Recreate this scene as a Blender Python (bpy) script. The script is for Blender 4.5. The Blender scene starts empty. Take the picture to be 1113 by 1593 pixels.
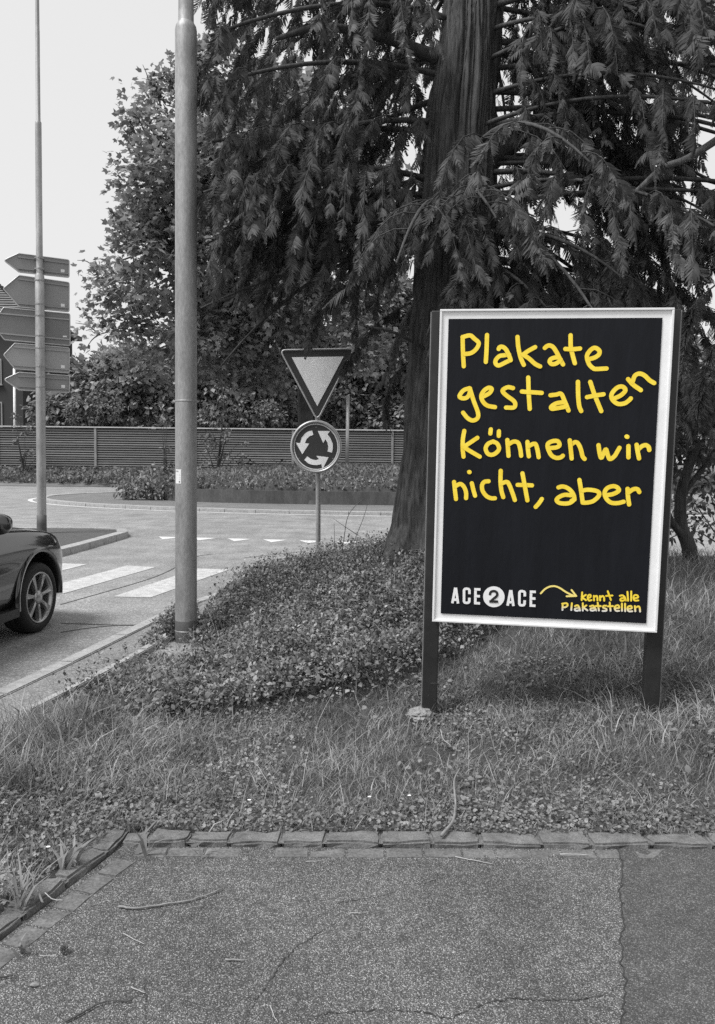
import bpy, bmesh, math, random
import numpy as np
from mathutils import Matrix, Vector
rng = np.random.default_rng(7)
random.seed(7)
SC = bpy.context.scene
COL = SC.collection
R = math.radians

# ------------------------------------------------------------------ camera
CAM_F, CAM_H, PITCH, ROLL = 1220.0, 1.65, R(3.6), R(0.6)     # focal length in pixels of a 1113 px wide frame
fwd = np.array([0, math.cos(PITCH), -math.sin(PITCH)])
r0 = np.array([1.0, 0, 0]); u0 = np.cross(r0, fwd)
cright = math.cos(ROLL)*r0 + math.sin(ROLL)*u0
cup = -math.sin(ROLL)*r0 + math.cos(ROLL)*u0
CPOS = np.array([0, 0, CAM_H])
cam_data = bpy.data.cameras.new('camera'); cam = bpy.data.objects.new('camera', cam_data); COL.objects.link(cam)
m = Matrix.Identity(4)
for i in range(3):
    m[i][0] = cright[i]; m[i][1] = cup[i]; m[i][2] = -fwd[i]; m[i][3] = CPOS[i]
cam.matrix_world = m
cam_data.sensor_fit = 'HORIZONTAL'; cam_data.sensor_width = 36.0
cam_data.lens = 36.0*CAM_F/1113.0
cam_data.clip_start = 0.05; cam_data.clip_end = 2000
SC.camera = cam
SC.render.resolution_x, SC.render.resolution_y = 715, 1024

# ------------------------------------------------------------------ world, sun, exposure (soft overcast daylight, black-and-white)
SUN_EL, SUN_AZ = 58.0, -120.0      # azimuth from +Y towards +X: the veiled sun stands high to the left behind the camera
w = bpy.data.worlds.new('World'); SC.world = w; w.use_nodes = True
nt = w.node_tree; nt.nodes.clear()
sky = nt.nodes.new('ShaderNodeTexSky'); sky.sky_type = 'NISHITA'; sky.sun_disc = False
sky.sun_elevation = R(SUN_EL); sky.sun_rotation = R(SUN_AZ); sky.dust_density = 6.0; sky.air_density = 1.0; sky.altitude = 400
bw = nt.nodes.new('ShaderNodeRGBToBW')
ov = nt.nodes.new('ShaderNodeMix'); ov.data_type = 'FLOAT'; ov.inputs[0].default_value = 0.8; ov.inputs[3].default_value = 5.2
bg = nt.nodes.new('ShaderNodeBackground'); bg.inputs['Strength'].default_value = 0.1
wo = nt.nodes.new('ShaderNodeOutputWorld')
nt.links.new(sky.outputs[0], bw.inputs[0]); nt.links.new(bw.outputs[0], ov.inputs[2])
nt.links.new(ov.outputs[0], bg.inputs['Color']); nt.links.new(bg.outputs[0], wo.inputs[0])
sl = bpy.data.lights.new('sun', 'SUN'); sl.energy = 2.4; sl.angle = R(22); sl.color = (1, 1, 1)
so = bpy.data.objects.new('sun', sl); COL.objects.link(so)
sd = Vector((math.sin(R(SUN_AZ))*math.cos(R(SUN_EL)), math.cos(R(SUN_AZ))*math.cos(R(SUN_EL)), math.sin(R(SUN_EL))))
so.rotation_euler = sd.to_track_quat('Z', 'Y').to_euler(); so.location = sd*40
SC.view_settings.view_transform = 'Standard'; SC.view_settings.look = 'None'
SC.view_settings.exposure = 0.85; SC.view_settings.gamma = 1.0; SC.view_settings.use_curve_mapping = False
SC.render.engine = 'CYCLES'
SC.cycles.max_bounces = 6; SC.cycles.diffuse_bounces = 3; SC.cycles.transmission_bounces = 3
SC.cycles.use_denoising = False

# ------------------------------------------------------------------ helpers
def proj(p):
    d = np.asarray(p, float) - CPOS; z = d@fwd
    return 556.5 + CAM_F*(d@cright)/z, 796.5 - CAM_F*(d@cup)/z
def vray(px, py): return fwd + cright*((px-556.5)/CAM_F) + cup*((796.5-py)/CAM_F)
def gp(px, py, z=0.0):
    d = vray(px, py); return CPOS + d*((z-CAM_H)/d[2])
def at(px, py, Y):
    d = vray(px, py); return CPOS + d*(Y/d[1])

def origin_of(o):
    v = np.zeros(3)
    while o is not None:
        v += np.array(o.location); o = o.parent
    return v
def raw_mesh(name, V, F):
    V = np.asarray(V, float); me = bpy.data.meshes.new(name)
    if isinstance(F, np.ndarray):
        n, k = F.shape
        me.vertices.add(len(V)); me.vertices.foreach_set('co', V.astype(np.float32).ravel())
        me.loops.add(n*k); me.loops.foreach_set('vertex_index', F.astype(np.int32).ravel())
        me.polygons.add(n); me.polygons.foreach_set('loop_start', np.arange(0, n*k, k, dtype=np.int32))
        me.update(calc_edges=True)
    else:
        me.from_pydata(V.tolist(), [], F); me.update()
    return me
def mk(name, V, F, mat, parent=None, smooth=False, at0=None):
    V = np.asarray(V, float)
    o0 = origin_of(parent) if parent is not None else np.zeros(3)
    if parent is None and at0 is not None: o0 = np.asarray(at0, float)
    me = raw_mesh(name, V - o0, F); me.materials.append(mat)
    if smooth: me.polygons.foreach_set('use_smooth', np.ones(len(me.polygons), dtype=bool))
    o = bpy.data.objects.new(name, me); COL.objects.link(o)
    if parent is not None: o.parent = parent
    elif at0 is not None: o.location = o0
    return o
def tag(o, label=None, cat=None, group=None, kind=None):
    if label: o['label'] = label
    if cat: o['category'] = cat
    if group: o['group'] = group
    if kind: o['kind'] = kind
    return o
def thing(name, loc, label, cat, group=None):
    o = bpy.data.objects.new(name, None); o.empty_display_size = .2; COL.objects.link(o); o.location = [float(c) for c in loc]
    return tag(o, label, cat, group)

class MB:
    """collects quads, tris and n-gons for one mesh"""
    def __init__(s): s.V = []; s.F = []; s.n = 0
    def add(s, V, F):
        V = np.asarray(V, float); s.V.append(V)
        s.F += [[i+s.n for i in f] for f in F]; s.n += len(V); return s
    def box(s, c, size, M=None, top=1.0):
        x, y, z = np.array(size)/2.0
        V = np.array([[-x,-y,-z],[x,-y,-z],[x,y,-z],[-x,y,-z],[-x*top,-y*top,z],[x*top,-y*top,z],[x*top,y*top,z],[-x*top,y*top,z]])
        if M is not None: V = V@np.asarray(M).T
        return s.add(V+np.asarray(c, float), [[3,2,1,0],[4,5,6,7],[0,1,5,4],[1,2,6,5],[2,3,7,6],[3,0,4,7]])
    def tube(s, P, r, n=8, caps=True):
        P = np.asarray(P, float); N = len(P); r = np.full(N, r) if np.isscalar(r) else np.asarray(r, float)
        T = np.gradient(P, axis=0); T /= np.linalg.norm(T, axis=1)[:, None]+1e-12
        ref = np.array([0, 0, 1.]) if abs(T[0][2]) < .9 else np.array([1., 0, 0])
        V = []; a = np.linspace(0, 2*np.pi, n, endpoint=False)
        for i in range(N):
            u = np.cross(T[i], ref); u /= np.linalg.norm(u)+1e-12; v = np.cross(u, T[i]); ref = v
            V.append(P[i] + r[i]*(np.cos(a)[:, None]*u + np.sin(a)[:, None]*v))
        F = [[i*n+j, i*n+(j+1) % n, (i+1)*n+(j+1) % n, (i+1)*n+j] for i in range(N-1) for j in range(n)]
        if caps: F += [list(range(n))[::-1], list(range((N-1)*n, N*n))]
        return s.add(np.concatenate(V), F)
    def lathe(s, prof, c, axis='z', n=24, M=None):
        a = np.linspace(0, 2*np.pi, n, endpoint=False); V = []
        for (r, h) in prof:
            V.append(np.stack([r*np.cos(a), r*np.sin(a), np.full(n, h)], 1))
        V = np.concatenate(V); K = len(prof)
        if axis == 'y': V = V[:, [0, 2, 1]]
        if M is not None: V = V@np.asarray(M).T
        F = [[i*n+j, i*n+(j+1) % n, (i+1)*n+(j+1) % n, (i+1)*n+j] for i in range(K-1) for j in range(n)]
        return s.add(V+np.asarray(c, float), F)
    def prism(s, poly, d0, d1, fn):
        """poly: list of (u,v); fn(u,v,d)->xyz; extrude from depth d0 to d1"""
        k = len(poly); V = [fn(u, v, d0) for u, v in poly]+[fn(u, v, d1) for u, v in poly]
        F = [list(range(k)), list(range(k, 2*k))[::-1]]+[[i, k+i, k+(i+1) % k, (i+1) % k] for i in range(k)]
        return s.add(V, F)
    def build(s, name, mat, parent=None, smooth=False, at0=None):
        o = mk(name, np.concatenate(s.V), s.F, mat, parent, smooth, at0)
        bm = bmesh.new(); bm.from_mesh(o.data); bmesh.ops.recalc_face_normals(bm, faces=bm.faces); bm.to_mesh(o.data); bm.free()
        return o
def bevel(o, wdt, seg=2):
    bm = bmesh.new(); bm.from_mesh(o.data)
    bmesh.ops.bevel(bm, geom=list(bm.edges), offset=wdt, segments=seg, affect='EDGES', profile=.5); bm.to_mesh(o.data); bm.free(); return o
def autosmooth(o, ang=40):
    o.data.polygons.foreach_set('use_smooth', np.ones(len(o.data.polygons), dtype=bool))
    bm = bmesh.new(); bm.from_mesh(o.data)
    for e in bm.edges:
        if len(e.link_faces) == 2 and e.calc_face_angle(0) > R(ang): e.smooth = False
    bm.to_mesh(o.data); bm.free(); return o

_perm = np.random.default_rng(3).random((64, 64, 64))
def vnoise(P, f=1.0):
    P = np.asarray(P, float)*f; i = np.floor(P).astype(int); t = P-i; t = t*t*(3-2*t); i %= 64; j = (i+1) % 64
    x0, y0, z0 = i[..., 0], i[..., 1], i[..., 2]; x1, y1, z1 = j[..., 0], j[..., 1], j[..., 2]; a, b, c = t[..., 0], t[..., 1], t[..., 2]
    q = _perm
    return ((q[x0,y0,z0]*(1-a)+q[x1,y0,z0]*a)*(1-b)+(q[x0,y1,z0]*(1-a)+q[x1,y1,z0]*a)*b)*(1-c)+((q[x0,y0,z1]*(1-a)+q[x1,y0,z1]*a)*(1-b)+(q[x0,y1,z1]*(1-a)+q[x1,y1,z1]*a)*b)*c
def fbm(P, f=1.0, o=4):
    s = 0; a = .5; t = 0
    for k in range(o): s = s+a*vnoise(np.asarray(P)+k*7.3, f*2**k); t += a; a *= .5
    return s/t

# ------------------------------------------------------------------ materials
def newmat(name):
    mt = bpy.data.materials.new(name); mt.use_nodes = True; n = mt.node_tree; return mt, n, n.nodes['Principled BSDF']
def N(n, t, **kw):
    x = n.nodes.new(t)
    for k, v in kw.items(): setattr(x, k, v)
    return x
def ramp(n, src, stops):
    r = N(n, 'ShaderNodeValToRGB'); cr = r.color_ramp
    while len(cr.elements) < len(stops): cr.elements.new(.5)
    for e, (p_, v) in zip(cr.elements, stops):
        e.position = p_; e.color = (v, v, v, 1) if np.isscalar(v) else (*v, 1)
    n.links.new(src, r.inputs[0]); return r.outputs[0]
def texco(n, scale=None):
    t = N(n, 'ShaderNodeNewGeometry').outputs['Position']
    if scale:
        mp = N(n, 'ShaderNodeMapping'); mp.inputs['Scale'].default_value = scale; n.links.new(t, mp.inputs[0]); return mp.outputs[0]
    return t
def noise(n, co, sc, det=4, rough=.6):
    x = N(n, 'ShaderNodeTexNoise'); x.inputs['Scale'].default_value = sc; x.inputs['Detail'].default_value = det; x.inputs['Roughness'].default_value = rough
    n.links.new(co, x.inputs['Vector']); return x.outputs['Fac']
def mulmix(n, a, b, fac=1.0, mode='MULTIPLY'):
    x = N(n, 'ShaderNodeMix', data_type='RGBA', blend_type=mode); x.inputs[0].default_value = fac
    n.links.new(a, x.inputs[6]); n.links.new(b, x.inputs[7]); return x.outputs[2]
def bump(n, h, strength, dist, bsdf):
    b = N(n, 'ShaderNodeBump'); b.inputs['Strength'].default_value = strength; b.inputs['Distance'].default_value = dist
    n.links.new(h, b.inputs['Height']); n.links.new(b.outputs[0], bsdf.inputs['Normal'])

def plain(name, v, rough=.6, var=.25, sc=6.0, metal=0.0, spec=.4, bmp=0.0, stretch=None, coat=0.0, fine=0.0):
    mt, n, b = newmat(name)
    col = (v, v, v) if np.isscalar(v) else v
    co = texco(n, stretch)
    lo = tuple(c*(1-var) for c in col); hi = tuple(min(1, c*(1+var)) for c in col)
    nz = noise(n, co, sc, 6, .65); c = ramp(n, nz, [(.3, lo), (.7, hi)])
    if fine > 0:
        f2 = noise(n, co, sc*14, 3, .6); c = mulmix(n, c, ramp(n, f2, [(.35, 1-fine), (.65, 1.0)]))
    n.links.new(c, b.inputs['Base Color'])
    rr = ramp(n, nz, [(.3, max(.02, rough*.85)), (.7, min(1, rough*1.15))]); n.links.new(rr, b.inputs['Roughness'])
    b.inputs['Metallic'].default_value = metal; b.inputs['Specular IOR Level'].default_value = spec; b.inputs['Coat Weight'].default_value = coat
    if bmp: bump(n, noise(n, co, sc*6, 4, .6), bmp, .01, b)
    return mt
def asphalt(name, v, stone=140.0, contrast=1.0, rough=.75, patch=.25, spec=.4, streak=False):
    mt, n, b = newmat(name); co = texco(n)
    vo = N(n, 'ShaderNodeTexVoronoi'); vo.inputs['Scale'].default_value = stone; n.links.new(co, vo.inputs['Vector'])
    sep = N(n, 'ShaderNodeSeparateColor'); n.links.new(vo.outputs['Color'], sep.inputs[0])
    k = contrast
    c1 = ramp(n, sep.outputs[0], [(0, v*(1-.45*k)), (.55, v*(1-.15*k)), (.82, v*(1+.35*k)), (1, v*(1+1.7*k))])
    gap = ramp(n, vo.outputs['Distance'], [(.25, 1.0), (.62, 1-.6*min(1, k))])
    c = mulmix(n, c1, gap)
    big = ramp(n, noise(n, co, 1.3, 6, .65), [(.3, 1-patch), (.7, 1+patch*.6)]); c = mulmix(n, c, big)
    mid = ramp(n, noise(n, co, 24, 4, .7), [(.3, .72), (.7, 1.2)]); c = mulmix(n, c, mid)
    c = mulmix(n, c, ramp(n, noise(n, co, .35, 5, .7), [(.35, 1-patch*.5), (.6, 1.0)]))
    if streak:
        mp = N(n, 'ShaderNodeMapping'); mp.inputs['Rotation'].default_value = (0, 0, R(12)); mp.inputs['Scale'].default_value = (2.2, .12, 1); n.links.new(co, mp.inputs[0])
        c = mulmix(n, c, ramp(n, noise(n, mp.outputs[0], 1.6, 4, .6), [(.38, .93), (.6, 1.03)]))
    n.links.new(c, b.inputs['Base Color']); b.inputs['Roughness'].default_value = rough; b.inputs['Specular IOR Level'].default_value = spec
    bump(n, vo.outputs['Distance'], .5*k, -.006, b)
    return mt
def leafmat(name, lo, hi, trans=.3, rough=.55, patch=.3, psc=.7, spec=.3):
    mt, n, b = newmat(name)
    isl = N(n, 'ShaderNodeNewGeometry').outputs['Random Per Island']
    c = ramp(n, isl, [(0, lo), (1, hi)])
    c = mulmix(n, c, ramp(n, noise(n, texco(n), psc, 3, .6), [(.35, 1-patch), (.65, 1+patch)]))
    n.links.new(c, b.inputs['Base Color']); b.inputs['Roughness'].default_value = rough; b.inputs['Specular IOR Level'].default_value = spec
    tr = N(n, 'ShaderNodeBsdfTranslucent'); n.links.new(c, tr.inputs[0])
    mx = N(n, 'ShaderNodeMixShader'); mx.inputs[0].default_value = trans
    out = [x for x in n.nodes if x.type == 'OUTPUT_MATERIAL'][0]
    n.links.new(b.outputs[0], mx.inputs[1]); n.links.new(tr.outputs[0], mx.inputs[2]); n.links.new(mx.outputs[0], out.inputs[0])
    return mt
def barkmat(name, lo, hi, sc=9.0):
    mt, n, b = newmat(name); co = texco(n, (1, 1, .12)); nz = noise(n, co, sc*4, 5, .7)
    c = mulmix(n, ramp(n, nz, [(.3, lo), (.7, hi)]), ramp(n, noise(n, texco(n), 2.0, 4), [(.3, .75), (.7, 1.2)]))
    n.links.new(c, b.inputs['Base Color']); b.inputs['Roughness'].default_value = .9; b.inputs['Specular IOR Level'].default_value = .15
    bump(n, nz, .7, .02, b); return mt

M_PAD = asphalt('pad_asphalt', .205, 290, 1.35, .75, .38)
M_PAD2 = asphalt('patched_asphalt', .11, 260, .85, .8, .3)
M_ROAD = asphalt('road_asphalt', .33, 90, .45, .6, .3, streak=True)
M_PATH = asphalt('path_asphalt', .25, 110, .45, .7, .2)
M_ISL = asphalt('island_asphalt', .09, 90, .4, .75, .15)
M_APRON = asphalt('apron_paving', .19, 60, .4, .75, .2)
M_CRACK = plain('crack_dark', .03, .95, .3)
M_SEAM = plain('tar_seam', .07, .7, .3)
M_PAINT = plain('road_paint', .62, .6, .16, 9.0, fine=.2)
M_PAINTY = plain('zebra_paint', .56, .65, .2, 7.0, fine=.5)
M_KERB = plain('granite_kerb', .17, .85, .4, 12.0, bmp=.5, fine=.45)
M_GUT = plain('gutter_stone_grey', .15, .85, .35, 7.0, bmp=.4, fine=.45)
M_GRAN = plain('pale_granite', .4, .8, .25, 14.0, bmp=.3, fine=.45)
M_SOIL = plain('soil', .06, .95, .4, 5.0, bmp=.6, fine=.4)
M_EARTH = plain('far_ground', .12, .95, .3, .3)
M_GALV = plain('galvanised_steel', .33, .55, .3, 6.0, metal=.3, bmp=.04, fine=.25, stretch=(1, 1, .3))
M_GALVD = plain('dull_steel', .27, .55, .22, 9.0, metal=.3, fine=.15)
M_BAND = plain('dark_band_paint', .085, .6, .25, 8.0)
M_SIGNBACK = plain('sign_back_grey', .24, .5, .08, 2.0, metal=.2)
M_SIGNBACKD = plain('sign_back_dark_grey', .18, .5, .08, 2.0, metal=.2)
M_SIGNBACKL = plain('sign_back_pale_grey', .31, .5, .08, 2.0, metal=.2)
M_RIM = plain('aluminium_rim', .42, .4, .12, 8.0, metal=.5)
M_STICK = plain('sticker_white', .72, .5, .08, 20)
M_INK = plain('sticker_ink', .08, .6, .2, 30)
M_SDARK = plain('sign_dark_film', .04, .42, .15, 5.0)
M_SPALE = plain('sign_pale_film', .9, .45, .1, 5.0, fine=.06)
M_SWHITE = plain('sign_white_film', .72, .45, .06, 5.0)
M_BPOST = plain('black_steel', .022, .42, .2, 8.0)
M_WFRAME = plain('white_frame', .72, .4, .06, 5.0)
M_MOUNT = plain('white_mount', .84, .45, .05, 4.0, fine=.04)
M_FENCE = plain('fence_wood', .2, .8, .3, 6.0, stretch=(.2, 1, 6))
M_FENCED = plain('fence_post', .24, .8, .3, 5.0)
M_FTOP = plain('fence_cap', .5, .5, .15, 4.0)
M_WALLD = plain('dark_wall', .09, .9, .4, 3.0, bmp=.2, fine=.3, stretch=(1, 1, .3))
M_HOUSE = plain('house_render', .045, .85, .2, 1.0)
M_ROOF = plain('roof_tile', .14, .8, .3, 2.0)
M_WINF = plain('window_frame_grey', .3, .6, .1)
M_GLASS = plain('dark_glass', .02, .08, .1, 1.0, spec=.6)
M_PAINTCAR = plain('black_car_paint', .016, .12, .05, 2.0, spec=.6, coat=1.0, metal=.25)
M_PLAST = plain('black_plastic', .02, .45, .15, 20)
M_TYRE = plain('tyre_rubber', .016, .75, .2, 25)
M_ALLOY = plain('alloy', .38, .3, .08, 10, metal=.8)
M_LAMPGL = plain('lamp_lens', .5, .1, .1, 10, metal=.5)
M_CONC = plain('rough_concrete', .3, .95, .3, 16, bmp=.8, fine=.4)
M_TWIG = plain('twig_bark', .2, .9, .3, 30)
M_TWIGP = plain('dry_straw', .33, .8, .2, 30)
M_TWIGD = plain('dark_twig', .06, .9, .3, 30)
M_BARK = barkmat('conifer_bark', .028, .12)
M_LIMB = barkmat('limb_bark', .035, .1)
M_LIMB_LIT = barkmat('lit_limb_bark', .07, .18)  # lighter copy of the limb bark: light on the bare branch painted in
M_CONI = leafmat('conifer_spray', .06, .13, .33, patch=.28, psc=1.3, rough=.7, spec=.15)
M_PLANE = leafmat('plane_leaf', .12, .33, .38, patch=.25)
M_BTREE = leafmat('far_leaf', .13, .36, .3, patch=.3, psc=.3)
M_SHRUB = leafmat('shrub_leaf', .08, .22, .3, patch=.25)
M_SHRUBD = leafmat('dark_shrub_leaf', .035, .1, .25, patch=.3)
M_SHRUBL = leafmat('pale_shrub_leaf', .1, .3, .3, patch=.2)
M_IVY = leafmat('ground_cover_leaf', .07, .3, .25, patch=.4, psc=3.5)
M_IVY2 = leafmat('small_round_leaf', .11, .29, .25, patch=.3, psc=2.5)
M_GRASS = leafmat('grass_blade', .1, .38, .3, patch=.42, psc=3.0)
M_STRAW = leafmat('dry_grass', .22, .42, .2, patch=.1)
M_WEED = leafmat('weed_leaf', .14, .3, .3, patch=.1)
M_DAISY = plain('daisy', .8, .7, .05)

# ------------------------------------------------------------------ ground, road, roundabout
def sheet(name, poly, z, mat, kind='structure', parent=None):
    V = [(x, y, z) for x, y in poly]
    o = mk(name, V, [list(range(len(V)))], mat, parent)
    if parent is None: tag(o, kind=kind)
    return o
sheet('ground', [(-600, -200), (600, -200), (600, 900), (-600, 900)], -.06, M_EARTH)
road = sheet('road', [(-40, -12), (40, -12), (40, 50), (-40, 50)], 0.0, M_ROAD)
def smoothline(P, n=12):
    P = np.asarray(P, float); Q = np.concatenate([[2*P[0]-P[1]], P, [2*P[-1]-P[-2]]]); out = []
    for i in range(1, len(Q)-2):
        a, b, c, d = Q[i-1], Q[i], Q[i+1], Q[i+2]
        for t in np.linspace(0, 1, n, endpoint=False):
            out.append(.5*((2*b)+(-a+c)*t+(2*a-5*b+4*c-d)*t*t+(-a+3*b-3*c+d)*t**3))
    out.append(P[-1]); return np.array(out)
def resample(L, step):
    d = np.r_[0, np.cumsum(np.linalg.norm(np.diff(L, axis=0), axis=1))]
    s = np.arange(0, d[-1], step); return np.stack([np.interp(s, d, L[:, k]) for k in range(L.shape[1])], 1)
def normals2(L):
    t = np.gradient(L, axis=0); t /= np.linalg.norm(t, axis=1)[:, None]; return np.stack([-t[:, 1], t[:, 0]], 1)   # left of travel
def ribbon(name, L, w0, w1, z, mat, parent=None, kind=None):
    n = normals2(L); A = L+n*np.reshape(w0, (-1, 1)); B = L+n*np.reshape(w1, (-1, 1)); k = len(L)
    V = np.concatenate([np.c_[A, np.full(k, z)], np.c_[B, np.full(k, z)]])
    o = mk(name, V, [[i, i+1, k+i+1, k+i] for i in range(k-1)], mat, parent)
    if kind: tag(o, kind=kind)
    return o
NEARK = smoothline([(-3.2, 1.5), (-2.95, 3.0), (-2.72, 4.3), (-2.5, 5.42), (-2.32, 6.5), (-2.07, 8.16), (-1.72, 9.6), (-1.1, 10.9), (-.1, 12.0), (1.6, 12.9), (4.5, 13.4), (9, 13.6), (20, 13.4)])
# stones of a kerb laid along a line, each stone a piece of its own
def stones_along(parent, L, seg, gap, w0, w1, z0, z1, mat, jit=.004, name='kerb_stone', bev=.008, segs=None, rough=0.0):
    d = np.r_[0, np.cumsum(np.linalg.norm(np.diff(L, axis=0), axis=1))]; s = 0; i = 0
    f = lambda q: np.array([np.interp(q, d, L[:, 0]), np.interp(q, d, L[:, 1])])
    while s < d[-1]-.02:
        ln = (segs[i] if segs is not None and i < len(segs) else seg*random.uniform(.88, 1.12)); e = min(s+ln, d[-1])
        a, b = f(s+gap/2), f(e-gap/2); t = (b-a)/(np.linalg.norm(b-a)+1e-9); nn = np.array([-t[1], t[0]])
        j = lambda: random.uniform(-jit, jit)
        zt = z1+j()
        q = [a+nn*(w0+j()), b+nn*(w0+j()), b+nn*(w1+j()), a+nn*(w1+j())]
        V = [(p_[0], p_[1], z0) for p_ in q]+[(p_[0]+j(), p_[1]+j(), zt+j()*.6) for p_ in q]
        o = mk(name, V, [[3, 2, 1, 0], [4, 5, 6, 7], [0, 1, 5, 4], [1, 2, 6, 5], [2, 3, 7, 6], [3, 0, 4, 7]], mat, parent)
        bm = bmesh.new(); bm.from_mesh(o.data); bmesh.ops.recalc_face_normals(bm, faces=bm.faces)
        bmesh.ops.bevel(bm, geom=[e_ for e_ in bm.edges if max(v.co.z for v in e_.verts) > zt-.03], offset=bev, segments=2, affect='EDGES')
        if rough:
            bmesh.ops.subdivide_edges(bm, edges=bm.edges[:], cuts=2, use_grid_fill=True)
            for v in bm.verts:
                q_ = np.array(v.co)+origin_of(o); n_v = np.array([vnoise(q_*28+7), vnoise(q_*28+31), vnoise(q_*22+55)])-.5; v.co += Vector(n_v*rough*np.array([1, 1.3, .8]))
        bm.to_mesh(o.data); bm.free()
        s = e; i += 1
rk = tag(bpy.data.objects.new('road_kerb', None), kind='structure'); COL.objects.link(rk)
NK = resample(NEARK, .1)
stones_along(rk, NK[10:], .95, .008, -.13, 0, -.05, .045, M_GRAN, .003)
ribbon('footpath', NK, -.46, -.13, .03, M_PATH, kind='structure')
pe = tag(bpy.data.objects.new('path_edging', None), kind='structure'); COL.objects.link(pe)
stones_along(pe, NK[10:], .8, .01, -.53, -.46, -.05, .055, M_GRAN, .004, 'edging_stone')

# painted markings: crossing bars, give-way teeth, edge line
def marking(name, poly, z, mat):
    P = np.asarray(poly, float); return mk(name, np.c_[P, np.full(len(P), z)], [list(range(len(P)))], mat, road)
bars = [((-2.94, 9.39), (-2.48, 9.36), (-1.94, 11.9), (-2.46, 11.93)), ((-4.08, 9.6), (-3.61, 9.57), (-3.11, 12.06), (-3.6, 12.2)), ((-5.15, 9.75), (-4.7, 9.72), (-4.26, 12.3), (-4.75, 12.4)), ((-1.8, 9.3), (-1.38, 9.28), (-.78, 11.7), (-1.28, 11.78))]
for q in bars[:3]: marking('crossing_bar', q, .005, M_PAINTY)
for i in range(7):
    c = np.array([-4.05+.77*i, 16.66-.12*i]); wdt = .27
    marking('give_way_tooth', [(c[0]-wdt, c[1]+.3), (c[0]+wdt, c[1]+.22), (c[0]-.02, c[1]-.32)], .005, M_PAINT)
for pts in [[(94, 941), (243, 897), (300, 868), (330, 862)], [(95, 970), (225, 974)], [(380, 868), (470, 858)], [(94, 984), (160, 975), (225, 972)]]:
    L = np.array([gp(x, y)[:2] for x, y in pts]); L = smoothline(L, 10); ribbon('tar_seam', L, -.012, .012, .004, M_SEAM, road)

# splitter island
isl = [(-5.12, 12.9), (-5.05, 14.0), (-5.0, 15.5), (-4.98, 16.8), (-5.1, 17.3), (-5.5, 17.65), (-6.2, 17.75), (-7.4, 17.6), (-8.2, 16.9), (-7.9, 15.0), (-7.0, 12.0), (-6.4, 9.0), (-6.0, 7.5), (-5.6, 7.3), (-5.35, 8.5), (-5.2, 11)]
IL = smoothline(isl+[isl[0]], 6); IR = resample(IL, .12)
o = sheet('traffic_island', [tuple(p_) for p_ in IL[:-1]], .1, M_ISL)
ik = tag(bpy.data.objects.new('island_kerb', None), kind='structure'); COL.objects.link(ik)
stones_along(ik, IL, .8, .01, -.06, .16, -.03, .125, M_GRAN, .003)

# roundabout: kerb ring, paved apron, planted bed with dark wall
def ell(cx, cy, a, b, p=2.0, n=160):
    t = np.linspace(0, 2*np.pi, n, endpoint=False); c, s = np.cos(t), np.sin(t)
    return np.stack([cx+a*np.sign(c)*abs(c)**(2/p), cy+b*np.sign(s)*abs(s)**(2/p)], 1)
E0 = ell(2, 34, 15.5, 9.5)
E0c = np.concatenate([E0, E0[:1]])
ring = np.r_[np.arange(78, 160), np.arange(0, 1)]
rr = tag(bpy.data.objects.new('roundabout_kerb', None), kind='structure'); COL.objects.link(rr)
stones_along(rr, E0[60:140], 1.0, .012, 0, .42, -.03, .11, M_GRAN, .004)
ribbon('edge_line', E0c, -.3, -.12, .005, M_PAINT, road)
sheet('roundabout_apron', [tuple(p_) for p_ in ell(2, 34, 15.1, 9.1)], .09, M_APRON)
BED = ell(2, 35.5, 11, 6.6, 3.0)
k = len(BED)
V = np.concatenate([np.c_[BED, np.full(k, 0.05)], np.c_[BED, np.full(k, .58)], np.c_[BED*.97+np.array([2, 35.5])*.03, np.full(k, .58)], np.c_[BED*.97+np.array([2, 35.5])*.03, np.full(k, .2)]])
F = [[r_*k+i, r_*k+(i+1) % k, (r_+1)*k+(i+1) % k, (r_+1)*k+i] for r_ in range(3) for i in range(k)]
bw_ = mk('bed_wall', V, F, M_WALLD); tag(bw_, 'low dark retaining wall around the planted bed of the roundabout', 'wall')
def bedz(x, y):
    q = np.clip(1-(np.abs((x-2)/11)**3+np.abs((y-35.5)/6.6)**3), 0, 1); return .5+.95*q**.6
gx, gy = np.meshgrid(np.linspace(-9.2, 13.2, 60), np.linspace(28.8, 42.2, 40)); inside = (np.abs((gx-2)/11)**3+np.abs((gy-35.5)/6.6)**3)
V = np.c_[gx.ravel(), gy.ravel(), np.where(inside < .93, bedz(gx, gy), -.3).ravel()]
F = np.array([[j*60+i, j*60+i+1, (j+1)*60+i+1, (j+1)*60+i] for j in range(39) for i in range(59)])
tag(mk('bed_soil', V, F, M_SOIL, smooth=True), kind='structure')
# far verge rising to the fence
V = []; xs = np.linspace(-45, 45, 46); prof = [(48.0, .02), (48.3, .14), (50, .35), (52, .9), (54, 1.15), (60, 1.2), (80, 1.3), (120, 2)]
for (y, z) in prof: V += [(x, y, z) for x in xs]
F = np.array([[j*46+i, j*46+i+1, (j+1)*46+i+1, (j+1)*46+i] for j in range(len(prof)-1) for i in range(45)])
tag(mk('verge', V, F, M_EARTH, smooth=True), kind='structure')

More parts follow.
